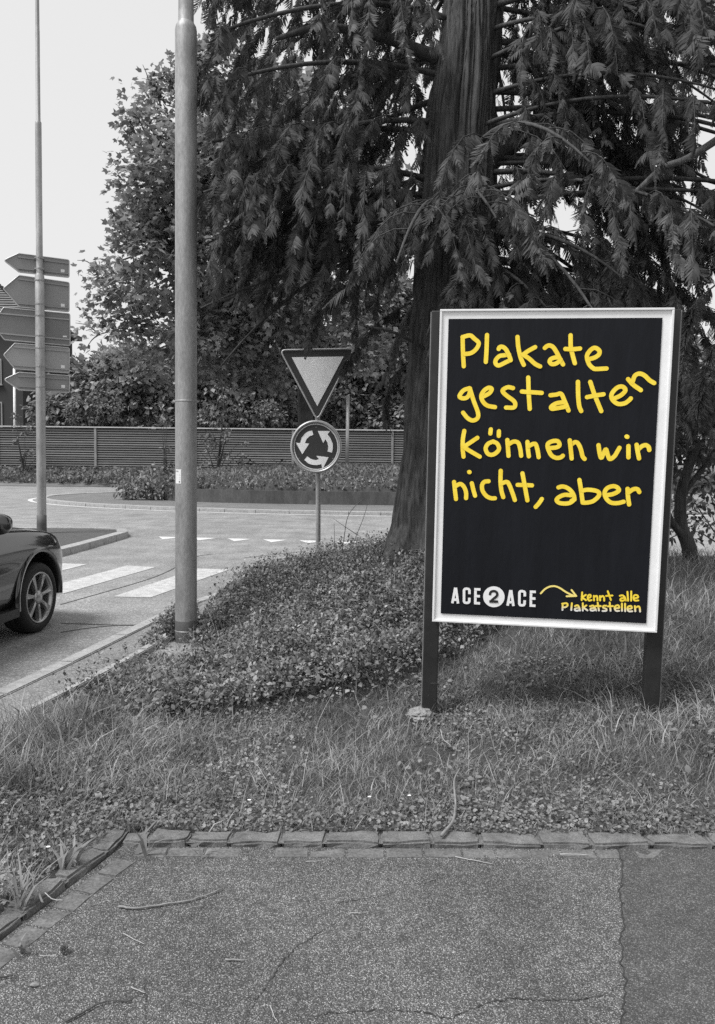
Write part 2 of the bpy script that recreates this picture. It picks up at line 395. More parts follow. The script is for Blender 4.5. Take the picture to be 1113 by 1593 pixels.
# ------------------------------------------------------------------ foreground pad, kerb, gutter
KC = np.array([-.985, 3.235]); KL = np.array([-1.62, 1.35]); KR = np.array([4.5, 3.30])
pad = sheet('parking_pad', [tuple(KL+(.03, 0)), tuple(KC), tuple(KR), (4.5, -6), (-3.2, -6)], .012, M_PAD)
p0, p1 = gp(967, 1338, .016), gp(971, 1593, .016)
rag = np.array([[p0[0]+(p1[0]-p0[0])*t+.006*math.sin(17*t)+.004*math.sin(40*t+1)+random.uniform(-.007, .007), p0[1]+(p1[1]-p0[1])*t] for t in np.linspace(-.1, 2.5, 120)])
mk('asphalt_patch', [(x, y, .0165) for x, y in rag]+[(4.4, rag[-1][1], .0165), (4.4, rag[0][1]+.03, .0165)], [list(range(len(rag)+2))], M_PAD2, pad)
ribbon('patch_joint', rag, -.0022, .0022, .0185, M_CRACK, pad)
fk = tag(bpy.data.objects.new('kerb', None), kind='structure'); COL.objects.link(fk)
jx = [177, 216, 279, 345, 423, 493, 578, 655, 732, 825, 901, 992, 1089]
fx = [gp(x, 1318)[0] for x in jx]; segs = list(np.diff(fx))
stones_along(fk, np.array([KC+np.array([.0, 0]), KR]), .26, .006, 0, .1, -.05, .037, M_KERB, .005, segs=segs, bev=.009, rough=.016)
stones_along(fk, np.array([KC+np.array([.0, .13]), KC+np.array([-.015, -.02]), KL]), .23, .007, -.1, 0, -.05, .037, M_KERB, .005, bev=.009, rough=.016)
for L_, a_, b_k in ((np.array([KC, KR]), .004, .09), (np.array([KC+np.array([.0, .12]), KC+np.array([-.015, -.02]), KL]), -.09, -.004)):
    ribbon('joint_mortar', L_, a_, b_k, .026, M_GUT, fk)
gk = tag(bpy.data.objects.new('gutter', None), kind='structure'); COL.objects.link(gk)
stones_along(gk, np.array([KC+np.array([.06, -.01]), KR+np.array([0, -.01])]), .15, .005, -.08, -.002, -.04, .0138, M_GUT, .002, 'gutter_stone', .004, rough=.004)
stones_along(gk, np.array([KC+np.array([.0, -.1]), KL]), .125, .007, .005, .1, -.04, .0145, M_GUT, .002, 'gutter_stone', .004, rough=.004)
# cracks in the pad
def crack(pts, w=.004, name='crack'):
    L = np.array([gp(x, y, .013)[:2] for x, y in pts]); L = resample(smoothline(L, 8), .009); wlk = np.cumsum(rng.normal(0, .0028, L.shape), 0); L = L+wlk-np.linspace(0, 1, len(L))[:, None]*wlk[-1]+rng.normal(0, .0022, L.shape)
    t = np.linspace(0, np.pi, len(L)); hw = w*(.35+.65*np.sin(t))*rng.uniform(.15, 1.0, len(L))**1.3
    ribbon(name, L, -hw*.5, hw*.5, .0148, M_CRACK, pad)
crack([(619, 1384), (594, 1395), (540, 1404), (500, 1424)], .004)
crack([(515, 1443), (486, 1460), (447, 1488), (422, 1528), (400, 1553), (380, 1590)], .006)
crack([(964, 1532), (934, 1541), (906, 1549), (859, 1546), (811, 1541), (770, 1544), (734, 1557), (702, 1571), (648, 1567), (608, 1566), (526, 1569), (490, 1582)], .008)
crack([(225, 1592), (228, 1548), (233, 1516)], .005)
crack([(640, 1377), (690, 1365), (705, 1361)], .003)

# ------------------------------------------------------------------ the bank: terrain between pad, path and road
CP = np.array([(-1,3.4,.03),(0,3.4,.03),(1,3.4,.03),(2.5,3.4,.035),(5,3.5,.1),(-1.35,2.8,.045),(-1.7,2.0,.04),(-2.2,4.5,.03),(-1.5,4,.08),(-2.2,3,.03),(-2.3,2,.0),
 (-2.1,5.2,.0),(-1.85,6.5,.0),(-1.55,7.1,-.03),(-1.62,7.8,.02),(0,4.65,.07),(.45,4.65,.06),(1.75,4.5,.17),(3,4.6,.25),(5,5,.3),
 (-1,4.7,.06),(-1,5.5,.1),(-.85,6.3,.1),(-1.3,6.3,.0),(-1.35,6.8,-.06),(-1.6,6.7,-.05),(-1.1,7.1,.07),(-.4,5.5,.17),(0,5.6,.25),(0,6.5,.4),(.6,6.2,.42),(.5,7.2,.65),(.6,7.8,.72),(1.2,7.7,.76),(1.5,6,.45),(1.8,7.5,.7),(3,6,.5),(3,8,.65),
 (-.5,8.5,.52),(-1,8.3,.44),(-1.3,8,.3),(-.3,9.2,.5),(.5,9,.62),(-.9,9.2,.22),(-.45,9.9,.15),(.5,10.5,.2),(-1.1,9.6,.0),(-.6,10.5,.0),(1,11.6,.0),(2,12.2,.0),(2,10,.45),(4,10,.5),(4,12.6,.0),
 (9,4,.3),(9,8,.6),(9,11,.4),(9,12.9,.0),(14,5,.3),(14,9,.6),(14,12.8,0)], float)
def tps(r2): return np.where(r2 > 0, .5*r2*np.log(r2+1e-12), 0)
_d = ((CP[:, None, :2]-CP[None, :, :2])**2).sum(-1); nC = len(CP)
_A = np.zeros((nC+3, nC+3)); _A[:nC, :nC] = tps(_d)+np.eye(nC)*.02; _A[:nC, nC] = 1; _A[:nC, nC+1:] = CP[:, :2]; _A[nC, :nC] = 1; _A[nC+1:, :nC] = CP[:, :2].T
_w = np.linalg.solve(_A, np.r_[CP[:, 2], 0, 0, 0])
def hz(x, y):
    x = np.asarray(x, float); y = np.asarray(y, float); z = _w[nC]+_w[nC+1]*x+_w[nC+2]*y
    for i in range(nC): z = z+_w[i]*tps((x-CP[i, 0])**2+(y-CP[i, 1])**2)
    return np.clip(z, -.06, 1.2)+.02*(fbm(np.stack([x, y, x*0], -1), 2.3, 3)-.5)
PE = NK+normals2(NK)*(-.53)
def in_pad(x, y, mrg=0.0):
    lx = KC[0]+(KL[0]-KC[0])*(KC[1]-y)/(KC[1]-KL[1])
    return (y < KC[1]+mrg) & (x > lx-mrg)
def off_bank(x, y, mrg=0.0):
    """True on the road side of the path edging"""
    ex = np.interp(y, PE[:, 1][np.argsort(PE[:, 1])], PE[:, 0][np.argsort(PE[:, 1])]); ey = np.interp(x, PE[:, 0], PE[:, 1])
    return np.where(y < 9, x < ex+mrg, y > ey-mrg)
xs = np.r_[np.arange(-3.2, 3.6, .06), np.arange(3.7, 16, .4)]; ys = np.r_[np.arange(1.2, 10.2, .06), np.arange(10.2, 13.4, .12)]
gx, gy = np.meshgrid(xs, ys); gz = hz(gx, gy); gz = np.where(in_pad(gx, gy, .075), -.05, gz); gz = np.where(off_bank(gx, gy, -.03), -.05, gz)
nx_ = len(xs); ny_ = len(ys); ii, jj = np.meshgrid(np.arange(nx_-1), np.arange(ny_-1))
F = np.stack([jj*nx_+ii, jj*nx_+ii+1, (jj+1)*nx_+ii+1, (jj+1)*nx_+ii], -1).reshape(-1, 4)
tag(mk('bank_terrain', np.c_[gx.ravel(), gy.ravel(), gz.ravel()], F, M_SOIL, smooth=True), kind='structure')
LET={"Plakate":[[[-505,598],[-512,682],[-516,761]],[[-517,765],[-474,774],[-448,755],[-425,735],[-425,716],[-442,690],[-467,673],[-499,668]],[[-377,776],[-377,695],[-379,623]],[[-308,697],[-303,707],[-288,709],[-271,699],[-257,678],[-243,648],[-238,633]],[[-248,665],[-278,661],[-303,656],[-322,635],[-323,615],[-308,603],[-289,609],[-260,624],[-238,633]],[[-204,765],[-197,707],[-182,648],[-163,607]],[[-103,707],[-140,686],[-169,665]],[[-169,665],[-134,642],[-99,612],[-71,598]],[[-48,703],[-35,714],[-19,716],[0,705],[21,674],[39,640],[57,610]],[[34,650],[9,648],[-12,640],[-18,625],[-6,612],[15,614],[35,627],[43,636]],[[92,773],[96,707],[107,665],[122,617]],[[66,697],[103,695],[147,699]],[[201,640],[230,649],[252,665],[255,686],[235,702],[215,699],[193,674],[188,649],[202,611],[224,590],[241,585],[298,588]]],"gestalten":[[[-468,472],[-502,459],[-525,426],[-506,413],[-480,419],[-467,443],[-465,470]],[[-465,467],[-442,400],[-415,331],[-417,299],[-443,285],[-473,298],[-501,330]],[[-386,425],[-353,444],[-340,468],[-359,475],[-385,457],[-399,427],[-388,395],[-361,372],[-318,364]],[[-219,474],[-248,479],[-274,466],[-276,452],[-252,429],[-214,402],[-203,381],[-212,363],[-255,362]],[[-135,535],[-129,446],[-120,356]],[[-168,455],[-126,452],[-56,448]],[[-6,435],[26,439],[53,443],[73,405],[98,349]],[[68,396],[28,389],[1,370],[5,358],[29,361],[81,371]],[[144,512],[149,431],[157,375],[169,347]],[[212,512],[240,438],[280,348]],[[198,426],[240,435],[288,443]],[[349,420],[385,439],[407,467],[388,487],[359,479],[333,445],[338,414],[369,390],[405,393],[428,409],[438,421]],[[419,529],[448,498],[491,468]],[[444,514],[454,547],[477,560],[505,551],[536,523],[561,508]]],"koennen":[[[-491,224],[-498,173],[-497,119],[-491,73]],[[-414,185],[-456,155],[-493,130]],[[-493,130],[-449,104],[-397,75]],[[-322,165],[-351,151],[-364,124],[-352,95],[-330,87],[-304,98],[-287,123],[-298,152],[-320,164]],[[-338,235],[-340,211]],[[-291,225],[-291,198]],[[-241,175],[-236,129],[-231,83]],[[-231,151],[-206,166],[-179,160],[-166,125],[-159,85]],[[-126,166],[-121,120],[-115,83]],[[-118,142],[-89,156],[-76,148],[-65,111],[-59,79]],[[4,133],[38,137],[56,150],[46,172],[18,173],[-9,158],[-8,130],[12,92],[40,77],[65,80],[77,90]],[[112,179],[120,126],[127,75]],[[121,154],[142,169],[160,161],[177,127],[188,89],[200,74]]],"wir":[[[274,154],[282,110],[292,82],[303,104],[316,131],[328,98],[341,76],[365,93],[379,118],[390,141]],[[439,152],[442,88]],[[426,206],[430,204]],[[483,160],[491,120],[500,83]],[[493,133],[513,152],[533,159],[549,149],[554,132]]],"nicht":[[[-542,-77],[-535,-129],[-528,-178]],[[-532,-101],[-505,-88],[-483,-105],[-470,-138],[-469,-171]],[[-438,-82],[-428,-120],[-417,-155]],[[-456,-16],[-453,-17]],[[-341,-68],[-365,-72],[-378,-92],[-374,-124],[-352,-154],[-325,-167],[-301,-167]],[[-273,-5],[-272,-67],[-265,-121],[-253,-159]],[[-269,-81],[-237,-69],[-220,-88],[-200,-136],[-186,-174]],[[-148,-17],[-133,-85],[-114,-174]],[[-173,-85],[-130,-85],[-91,-86]],[[-32,-164],[-47,-189],[-65,-211]]],"aber":[[[60,-94],[84,-88],[114,-98],[141,-124],[152,-156],[137,-170]],[[131,-138],[97,-136],[66,-150],[52,-167],[67,-183],[99,-187],[130,-181],[153,-161]],[[176,-48],[187,-104],[200,-179]],[[195,-109],[225,-103],[267,-107],[288,-118],[287,-139],[259,-167],[229,-177],[203,-179]],[[335,-132],[371,-123],[398,-104],[389,-86],[364,-79],[333,-92],[320,-119],[331,-151],[358,-174],[394,-176],[428,-167]],[[446,-92],[451,-140],[459,-182]],[[452,-113],[477,-94],[500,-93],[511,-109]]],"arrow":[[[-16,-722],[6,-696],[35,-679],[65,-676],[95,-687],[125,-706],[156,-721],[183,-728]],[[159,-694],[187,-728]],[[187,-728],[132,-732]]],"kennt":[[[220,-705],[219,-751]],[[241,-719],[220,-735]],[[220,-735],[243,-750]],[[254,-737],[268,-730],[267,-718],[256,-720],[252,-737],[260,-751],[274,-748]],[[287,-723],[289,-750]],[[288,-732],[300,-722],[307,-731],[308,-749]],[[321,-722],[323,-748]],[[323,-731],[336,-721],[344,-730],[346,-748]],[[364,-692],[384,-743]],[[356,-720],[391,-716]]],"alle":[[[433,-716],[449,-713],[461,-724],[468,-742]],[[462,-727],[441,-731],[438,-743],[451,-744],[465,-736]],[[474,-690],[480,-742]],[[495,-687],[497,-741]],[[511,-728],[534,-721],[530,-709],[516,-708],[509,-722],[517,-739],[537,-738]]],"stellen":[[[112,-815],[112,-778]],[[109,-778],[134,-774],[140,-786],[129,-797],[114,-799]],[[164,-772],[162,-813]],[[182,-788],[197,-783],[206,-795],[212,-813]],[[205,-798],[186,-802],[183,-812],[195,-816],[210,-810]],[[226,-769],[228,-813]],[[247,-781],[230,-794]],[[230,-794],[254,-810]],[[268,-786],[285,-781],[295,-791],[304,-809]],[[295,-794],[274,-798],[273,-809],[287,-810],[301,-803]],[[310,-762],[319,-808]],[[300,-782],[328,-781]],[[359,-778],[344,-780],[343,-790],[360,-797],[360,-808],[340,-810]],[[378,-758],[385,-807]],[[369,-781],[397,-778]],[[409,-791],[432,-786],[426,-772],[411,-777],[407,-791],[416,-805],[433,-804]],[[447,-761],[449,-804]],[[464,-761],[467,-805]],[[481,-791],[502,-786],[498,-773],[483,-777],[479,-790],[487,-804],[506,-803]],[[519,-772],[523,-802]],[[522,-783],[539,-773],[547,-782],[550,-803]]],"ace_one":[[[-532,-806],[-517,-710]],[[-514,-710],[-498,-806]],[[-525,-783],[-504,-783]],[[-432,-745],[-433,-721],[-438,-715],[-449,-713],[-460,-715],[-465,-722],[-463,-791],[-458,-798],[-447,-799],[-437,-797],[-432,-790],[-432,-767]],[[-397,-708],[-396,-805]],[[-405,-715],[-368,-714]],[[-398,-756],[-370,-755]],[[-403,-798],[-368,-798]]],"ace_two":[[[-206,-805],[-192,-710]],[[-189,-710],[-172,-805]],[[-199,-783],[-179,-782]],[[-108,-744],[-109,-720],[-114,-715],[-125,-713],[-135,-714],[-140,-722],[-138,-790],[-133,-797],[-123,-798],[-112,-796],[-108,-789],[-108,-767]],[[-73,-707],[-71,-804]],[[-80,-715],[-45,-714]],[[-74,-755],[-46,-754]],[[-78,-797],[-44,-797]]],"two":[[[-311,-746],[-310,-734],[-303,-724],[-289,-720],[-276,-724],[-269,-734],[-272,-749],[-289,-766],[-306,-783]],[[-314,-784],[-262,-782]]]}
# ------------------------------------------------------------------ billboard
def Rmat(yaw, pit, rol):
    cy, sy = math.cos(yaw), math.sin(yaw); cp, sp = math.cos(pit), math.sin(pit); cr, sr = math.cos(rol), math.sin(rol)
    return np.array([[cy,-sy,0],[sy,cy,0],[0,0,1]])@np.array([[1,0,0],[0,cp,-sp],[0,sp,cp]])@np.array([[cr,0,sr],[0,1,0],[-sr,0,cr]])
BP = np.array([1.1067, 4.5612, 1.6139]); BM = Rmat(-.14581, .03577, .0107); BW, BH = 1.30, 1.847
def bl(u, v, d): return BP+BM@np.array([u, d, v])       # d > 0 is behind the poster plane
bbz = float(hz(1.1, 4.6))
board = thing('billboard', (1.1067, 4.5612, bbz), 'framed black poster board with yellow handwriting on two black steel posts', 'billboard')
for s, u0_, lo in ((-1, -.656, -1.7), (1, .654, -1.6)):
    b = MB().prism([(u0_-.045, lo), (u0_+.045, lo), (u0_+.045, .925), (u0_-.045, .925)], .045, .125, bl)
    po = b.build('post', M_BPOST, board); bevel(po, .006)
    MB().prism([(u0_+s*.047, lo+.05), (u0_+s*.0525, lo+.05), (u0_+s*.0525, .92), (u0_+s*.047, .92)], .06, .1, bl).build('rail_groove', M_GALVD, po)
b = MB().prism([(-BW/2+.01, -BH/2+.01), (BW/2-.01, -BH/2+.01), (BW/2-.01, BH/2-.01), (-BW/2+.01, BH/2-.01)], .004, .044, bl); b.build('back_panel', M_BPOST, board)
mount = MB().prism([(-BW/2+.012, -BH/2+.012), (BW/2-.012, -BH/2+.012), (BW/2-.012, BH/2-.012), (-BW/2+.012, BH/2-.012)], 0, .003, bl).build('white_mount', M_MOUNT, board)
fr = MB(); t = .013
for (a, c) in [((-BW/2, -BH/2), (BW/2, -BH/2+t)), ((-BW/2, BH/2-t), (BW/2, BH/2)), ((-BW/2, -BH/2+t), (-BW/2+t, BH/2-t)), ((BW/2-t, -BH/2+t), (BW/2, BH/2-t))]:
    f_ = MB().prism([(a[0], a[1]), (c[0], a[1]), (c[0], c[1]), (a[0], c[1])], -.012, .03, bl).build('frame_bar', M_WFRAME, board); bevel(f_, .0025)
M_POSTER, n_, b_ = newmat('poster_print')
c_ = ramp(n_, noise(n_, texco(n_, (3, 3, .6)), 3.0, 5, .6), [(.3, (.0075, .0082, .0105)), (.7, (.0105, .0115, .015))]); n_.links.new(c_, b_.inputs['Base Color'])
b_.inputs['Roughness'].default_value = .5; b_.inputs['Specular IOR Level'].default_value = .16
bump(n_, noise(n_, texco(n_, (6, 6, 1.2)), 3.2, 3, .5), .25, .02, b_)
def pz(u, v):      # paper is never quite flat
    return -.004-.0022*float(vnoise(np.array([u*2.2+5, v*1.6+9, 1.0])))-.0012*float(vnoise(np.array([u*9+5, v*2.5+9, 4.0])))
pu = np.linspace(-.6, .588, 60); pv = np.linspace(-.8715, .869, 80)
V = [bl(u, v, pz(u, v)) for v in pv for u in pu]; F = np.array([[j*60+i, j*60+i+1, (j+1)*60+i+1, (j+1)*60+i] for j in range(79) for i in range(59)])
poster = mk('poster', V, F, M_POSTER, board, smooth=True)
M_YEL, n_, b_ = newmat('yellow_print')
c_ = ramp(n_, noise(n_, texco(n_), 18.0, 3, .6), [(.3, (.86, .61, .03)), (.7, (.95, .74, .07))]); n_.links.new(c_, b_.inputs['Base Color']); b_.inputs['Roughness'].default_value = .5
M_YELP, n_, b_ = newmat('pale_yellow_print'); b_.inputs['Base Color'].default_value = (.9, .74, .22, 1); b_.inputs['Roughness'].default_value = .5
M_YW, n_, b_ = newmat('yellow_to_white_print')
ob = N(n_, 'ShaderNodeSeparateXYZ'); n_.links.new(texco(n_), ob.inputs[0])
zc = float(bl(.37, -.81, 0)[2]); mr = N(n_, 'ShaderNodeMapRange'); mr.inputs[1].default_value = zc-.03; mr.inputs[2].default_value = zc+.045; n_.links.new(ob.outputs[2], mr.inputs[0])
c_ = ramp(n_, mr.outputs[0], [(.35, (.72, .72, .72)), (.75, (.9, .68, .08))]); n_.links.new(c_, b_.inputs['Base Color']); b_.inputs['Roughness'].default_value = .5
M_WPR = plain('white_print', .8, .5, .04, 8); M_BPR = plain('black_print', .016, .5, .1, 8)
def smooth3(P, n=7):
    P = np.asarray(P, float); return smoothline(P, n) if len(P) > 2 else np.stack([np.linspace(P[0][k], P[1][k], 5) for k in range(2)], 1)
def stroke(mb, P, w, d, roundcap=True, curve=True):
    L = smooth3(P) if curve else np.concatenate([np.linspace(P[i], P[i+1], 4)[:-1] for i in range(len(P)-1)]+[np.array(P[-1:])])
    L = np.asarray(L, float); n = normals2(L); h = w/2; k = len(L); V = []; F = []
    dd = d-np.linspace(0, .0007, k)
    for i in range(k):
        for sgn in (1, -1):
            q = L[i]+n[i]*h*sgn; V.append(bl(q[0], q[1], pz(q[0], q[1])+dd[i]))
    F = [[2*i, 2*i+1, 2*i+3, 2*i+2] for i in range(k-1)]
    if roundcap:
        for (idx, sg) in ((0, -1), (k-1, 1)):
            tdir = np.array([n[idx][1], -n[idx][0]])*sg; ring_ = []
            for a in np.linspace(0, np.pi, 9)[1:-1]:
                q = L[idx]+n[idx]*h*math.cos(a)+tdir*h*math.sin(a); ring_.append(len(V)); V.append(bl(q[0], q[1], pz(q[0], q[1])+dd[idx]))
            F.append([2*idx]+ring_+[2*idx+1])
    mb.add(V, F)
def word(key, w, mat, label, roundcap=True, curve=True, d0=-.0016, name='lettering'):
    mb = MB(); rs = np.random.default_rng(1)
    for i, P in enumerate(LET[key]):
        stroke(mb, [(a/1000., c/1000.) for a, c in P], w, d0-.0009*(i % 4), roundcap, curve)
    o = mk(name, np.concatenate(mb.V), mb.F, mat, poster); o['label'] = label; return o
WY = .0245
word('Plakate', WY, M_YEL, 'yellow handwritten word Plakate'); word('gestalten', WY, M_YEL, 'yellow handwritten word gestalten')
word('koennen', WY, M_YEL, 'yellow handwritten word können'); word('wir', WY, M_YEL, 'yellow handwritten word wir')
word('nicht', WY, M_YEL, 'yellow handwritten word nicht with comma'); word('aber', WY, M_YEL, 'yellow handwritten word aber')
word('arrow', .0105, M_YELP, 'thin yellow curved arrow', name='printed_arrow')
word('kennt', .0105, M_YEL, 'small yellow handwritten word kennt'); word('alle', .0105, M_YEL, 'small yellow handwritten word alle')
word('stellen', .0105, M_YW, 'small handwritten word Plakatstellen fading from yellow to white')
word('ace_one', .0152, M_WPR, 'white block letters ACE left of the disc', False, False); word('ace_two', .0152, M_WPR, 'white block letters ACE right of the disc', False, False)
cc = np.array([-.288, -.755]); ang = np.linspace(0, 2*np.pi, 48, endpoint=False)
mk('logo_disc', [bl(cc[0]+.063*math.cos(a), cc[1]+.063*math.sin(a), pz(cc[0], cc[1])-.0025) for a in ang], [list(range(48))], M_WPR, poster)['label'] = 'white disc with a black figure two'
word('two', .0145, M_BPR, 'black figure two in the white disc', False, True, -.0042)
# concrete footing lump at the left post
def lump(name, c, r, mat, seed, parent=None, n=3):
    bm = bmesh.new(); bmesh.ops.create_icosphere(bm, subdivisions=n, radius=1); V = np.array([v.co[:] for v in bm.verts]); F = [[v.index for v in f.verts] for f in bm.faces]; bm.free()
    V = V*(.7+.45*fbm(V+seed, 2.2, 4)+.3*(vnoise(V+seed, 7.0)-.5))[:, None]*np.asarray(r)+np.asarray(c); return mk(name, V, F, mat, parent, at0=np.asarray(c)-[0, 0, r[2]*.5])
pb = bl(-.66, -1.49, .08)
fz = float(hz(pb[0]-.07, pb[1]))
tag(lump('concrete_footing', (pb[0]-.06, pb[1]-.05, fz+.02), (.085, .08, .05), M_CONC, 3, n=4), 'rough pale concrete lump at the foot of the left poster post', 'footing')

# ------------------------------------------------------------------ tall lamp post
lx, ly = -1.56, 7.1
lamp = thing('lamp_post', (lx, ly, -.05), 'thick galvanised lamp post with a dark painted foot in the bushes', 'lamp post')
top = np.array([-1.54, 7.1])
def lp(z): t_ = z/5.4; return np.array([lx+(.017)*t_, ly])
def lathe_path(prof, n=40):
    V = []; a = np.linspace(0, 2*np.pi, n, endpoint=False)
    for r_, z in prof: c = lp(z); V.append(np.stack([c[0]+r_*np.cos(a), c[1]+r_*np.sin(a), np.full(n, z)], 1))
    K = len(prof); return np.concatenate(V), np.array([[i*n+j, i*n+(j+1) % n, (i+1)*n+(j+1) % n, (i+1)*n+j] for i in range(K-1) for j in range(n)])
V, F = lathe_path([(.0975, .2)]+[(.0975-.0003*i, .2+.5*i) for i in range(1, 11)]+[(.0945, 5.40), (.088, 5.435), (.072, 5.46), (.067, 5.475), (.066, 5.6), (.06, 8.0), (.055, 10.0)]); mk('shaft', V, F, M_GALV, lamp, True)
V, F = lathe_path([(.1, -.1), (.1, .1), (.1, .195), (.0985, .198), (.0975, .2)]); mk('painted_foot', V, F, M_BAND, lamp, True)
V, F = lathe_path([(.1, .098), (.1015, .1), (.1015, .107), (.1, .109)]); mk('foot_line', V, F, M_RIM, lamp, True)
V, F = lathe_path([(.0965, 2.175), (.0985, 2.178), (.0985, 2.19), (.0965, 2.193)]); mk('seam_ring', V, F, M_GALV, lamp, True)
# luminaire above the picture
b = MB().tube([lp(9.9).tolist()+[9.95], [lx-.5, ly+.1, 10.25], [lx-1.4, ly+.2, 10.35]], [.05, .045, .04]); b.build('arm', M_GALV, lamp)
b = MB().box((lx-1.75, ly+.25, 10.36), (.75, .3, .12)); bevel(b.build('lantern', M_GALVD, lamp), .03)
# sticker wrapped on the shaft
sp = at(278.5, 741, 7.0); a0 = math.atan2(-1, -.62); V = []
for zz in (sp[2]-.065, sp[2]+.062):
    for a in np.linspace(a0-.36, a0+.32, 6): c = lp(zz); V.append((c[0]+.0985*math.cos(a), c[1]+.0985*math.sin(a), zz))
st = mk('sticker', V, [[i, i+1, 7+i, 6+i] for i in range(5)], M_STICK, lamp)
for (a, z0, z1) in ((-.28, .038, .052), (-.05, .038, .052), (.14, -.055, -.042), (.0, .01, .014), (.0, -.01, -.007), (.0, -.025, -.022)):
    w_ = .05 if z0 > .02 or z0 < -.04 else .2; V = []
    for zz in (sp[2]+z0, sp[2]+z1):
        for q in (a0+a-w_, a0+a+w_): c = lp(zz); V.append((c[0]+.0995*math.cos(q), c[1]+.0995*math.sin(q), zz))
    mk('printed_mark', V, [[0, 1, 3, 2]], M_INK, st)

# ------------------------------------------------------------------ give-way and roundabout signs on one pole
gx0, gy0 = -.485, 9.5; gz0 = float(hz(gx0, gy0))
gs = thing('give_way_sign', (gx0, gy0, gz0-.1), 'give way triangle above a round roundabout arrows sign on one steel pole', 'road sign')
tlt = .006
def gl(u, v, d): return np.array([gx0+u-tlt*(v), gy0+d, v])
b = MB().tube([gl(.012, gz0-.3, .03), gl(.012, 1.2, .03), gl(.0, 2.95, .03)], .03, 14); autosmooth(b.build('pole', M_GALV, gs))
def rounded(poly, r, n=6):
    out = []; k = len(poly)
    for i in range(k):
        p_, a, c = np.array(poly[i], float), np.array(poly[i-1], float), np.array(poly[(i+1) % k], float)
        u = (a-p_)/np.linalg.norm(a-p_); v = (c-p_)/np.linalg.norm(c-p_); th = math.acos(np.clip(u@v, -1, 1)); d = min(r/math.tan(th/2), .45*np.linalg.norm(a-p_), .45*np.linalg.norm(c-p_))
        s_, e_ = p_+u*d, p_+v*d
        for t_ in np.linspace(0, 1, n): q = (1-t_)**2*s_+2*t_*(1-t_)*p_+t_*t_*e_; out.append((q[0], q[1]))
    return out
def inset(poly, d):
    P = np.array(poly); t_ = np.roll(P, -1, 0)-np.roll(P, 1, 0); t_ /= np.linalg.norm(t_, axis=1)[:, None]; n = np.stack([-t_[:, 1], t_[:, 0]], 1)
    area = .5*np.sum(P[:, 0]*np.roll(P[:, 1], -1)-np.roll(P[:, 0], -1)*P[:, 1]); return [tuple(q) for q in P+n*d*(1 if area > 0 else -1)]
def rimtube(poly, fn, d, r, n=8):
    P = np.array([fn(u, v, d) for u, v in poly]); k = len(P); T = np.roll(P, -1, 0)-np.roll(P, 1, 0); T /= np.linalg.norm(T, axis=1)[:, None]
    dirn = np.array(fn(0, 0, 1))-np.array(fn(0, 0, 0)); V = []
    for i in range(k):
        u = np.cross(T[i], dirn); u /= np.linalg.norm(u)
        for a in np.linspace(0, 2*np.pi, n, endpoint=False): V.append(P[i]+r*(math.cos(a)*u+math.sin(a)*dirn*1.6))
    return np.array(V), [[i*n+j, i*n+(j+1) % n, ((i+1) % k)*n+(j+1) % n, ((i+1) % k)*n+j] for i in range(k) for j in range(n)]
tri = [(-.428, 2.975), (.428, 3.0), (.006, 2.205)]
tri = [(-.44, 2.985), (.445, 3.012), (.004, 2.155)]
TR = rounded(tri, .04, 6)
tp = MB().prism(TR, -.012, 0.0, gl).build('triangle_panel', M_SDARK, gs)
V, F = rimtube(TR, gl, -.006, .0125); mk('rim', V, F, M_RIM, tp, True)
tin = [(-.305, 2.902), (.318, 2.918), (.002, 2.325)]
MB().prism(tin, -.0165, -.0135, gl).build('pale_field', M_SPALE, tp)
cz = 1.836; cu = -.012
DC = [(cu+.295*math.cos(a), cz+.305*math.sin(a)) for a in np.linspace(0, 2*np.pi, 64, endpoint=False)]
dp = MB().prism(DC, -.03, -.014, gl).build('round_panel', M_SDARK, gs)
V, F = rimtube(inset(DC, .004), gl, -.024, .02); mk('rim', V, F, M_RIM, dp, True)
def ann(r0_, r1_, a0_, a1_, n=24): return [(cu+r1_*math.cos(a), cz+r1_*1.03*math.sin(a)) for a in np.linspace(a0_, a1_, n)]+[(cu+r0_*math.cos(a), cz+r0_*1.03*math.sin(a)) for a in np.linspace(a1_, a0_, n)]
V = []; F = []; nn = 64
for r_ in (.258, .27):
    for a in np.linspace(0, 2*np.pi, nn, endpoint=False): V.append(gl(cu+r_*math.cos(a), cz+r_*1.03*math.sin(a), -.033))
mk('white_ring', V, [[i, (i+1) % nn, nn+(i+1) % nn, nn+i] for i in range(nn)], M_SWHITE, dp)
# arrows traced as three curved arrows turning anticlockwise
sc_ = 1/946.0
def ap(x, y): return (cu+(x-458)*sc_, cz-(y-1195)*sc_)
arrows = [[(415,1012),(428,1060),(385,1075),(350,1110),(332,1155),(380,1160),(302,1282),(228,1150),(278,1155),(295,1095),(340,1040),(380,1018)],
          [(478,1015),(617,1015),(590,1052),(625,1100),(648,1160),(650,1210),(640,1260),(590,1248),(598,1195),(588,1145),(565,1108),(540,1152)],
          [(360,1305),(325,1345),(370,1385),(420,1402),(470,1403),(520,1392),(533,1450),(602,1312),(462,1298),(492,1335),(460,1347),(425,1342),(390,1328)]]
for q in arrows: MB().prism([ap(*c) for c in q], -.0345, -.0315, gl).build('arrow', M_SPALE, dp)
for (u, v) in ((cu, cz+.235), (cu-.205, cz-.14), (cu+.2, cz-.14)): MB().prism([(u+.005*math.cos(a), v+.005*math.sin(a)) for a in np.linspace(0, 2*np.pi, 8, endpoint=False)], -.034, -.0305, gl).build('rivet', M_RIM, dp)
for zz in (1.72, 1.95, 2.3, 2.75):
    b = MB().lathe([(.034, -.02), (.036, -.018), (.036, .018), (.034, .02)], gl(.004, zz, .03), n=16); b.build('pole_clamp', M_GALVD, gs)

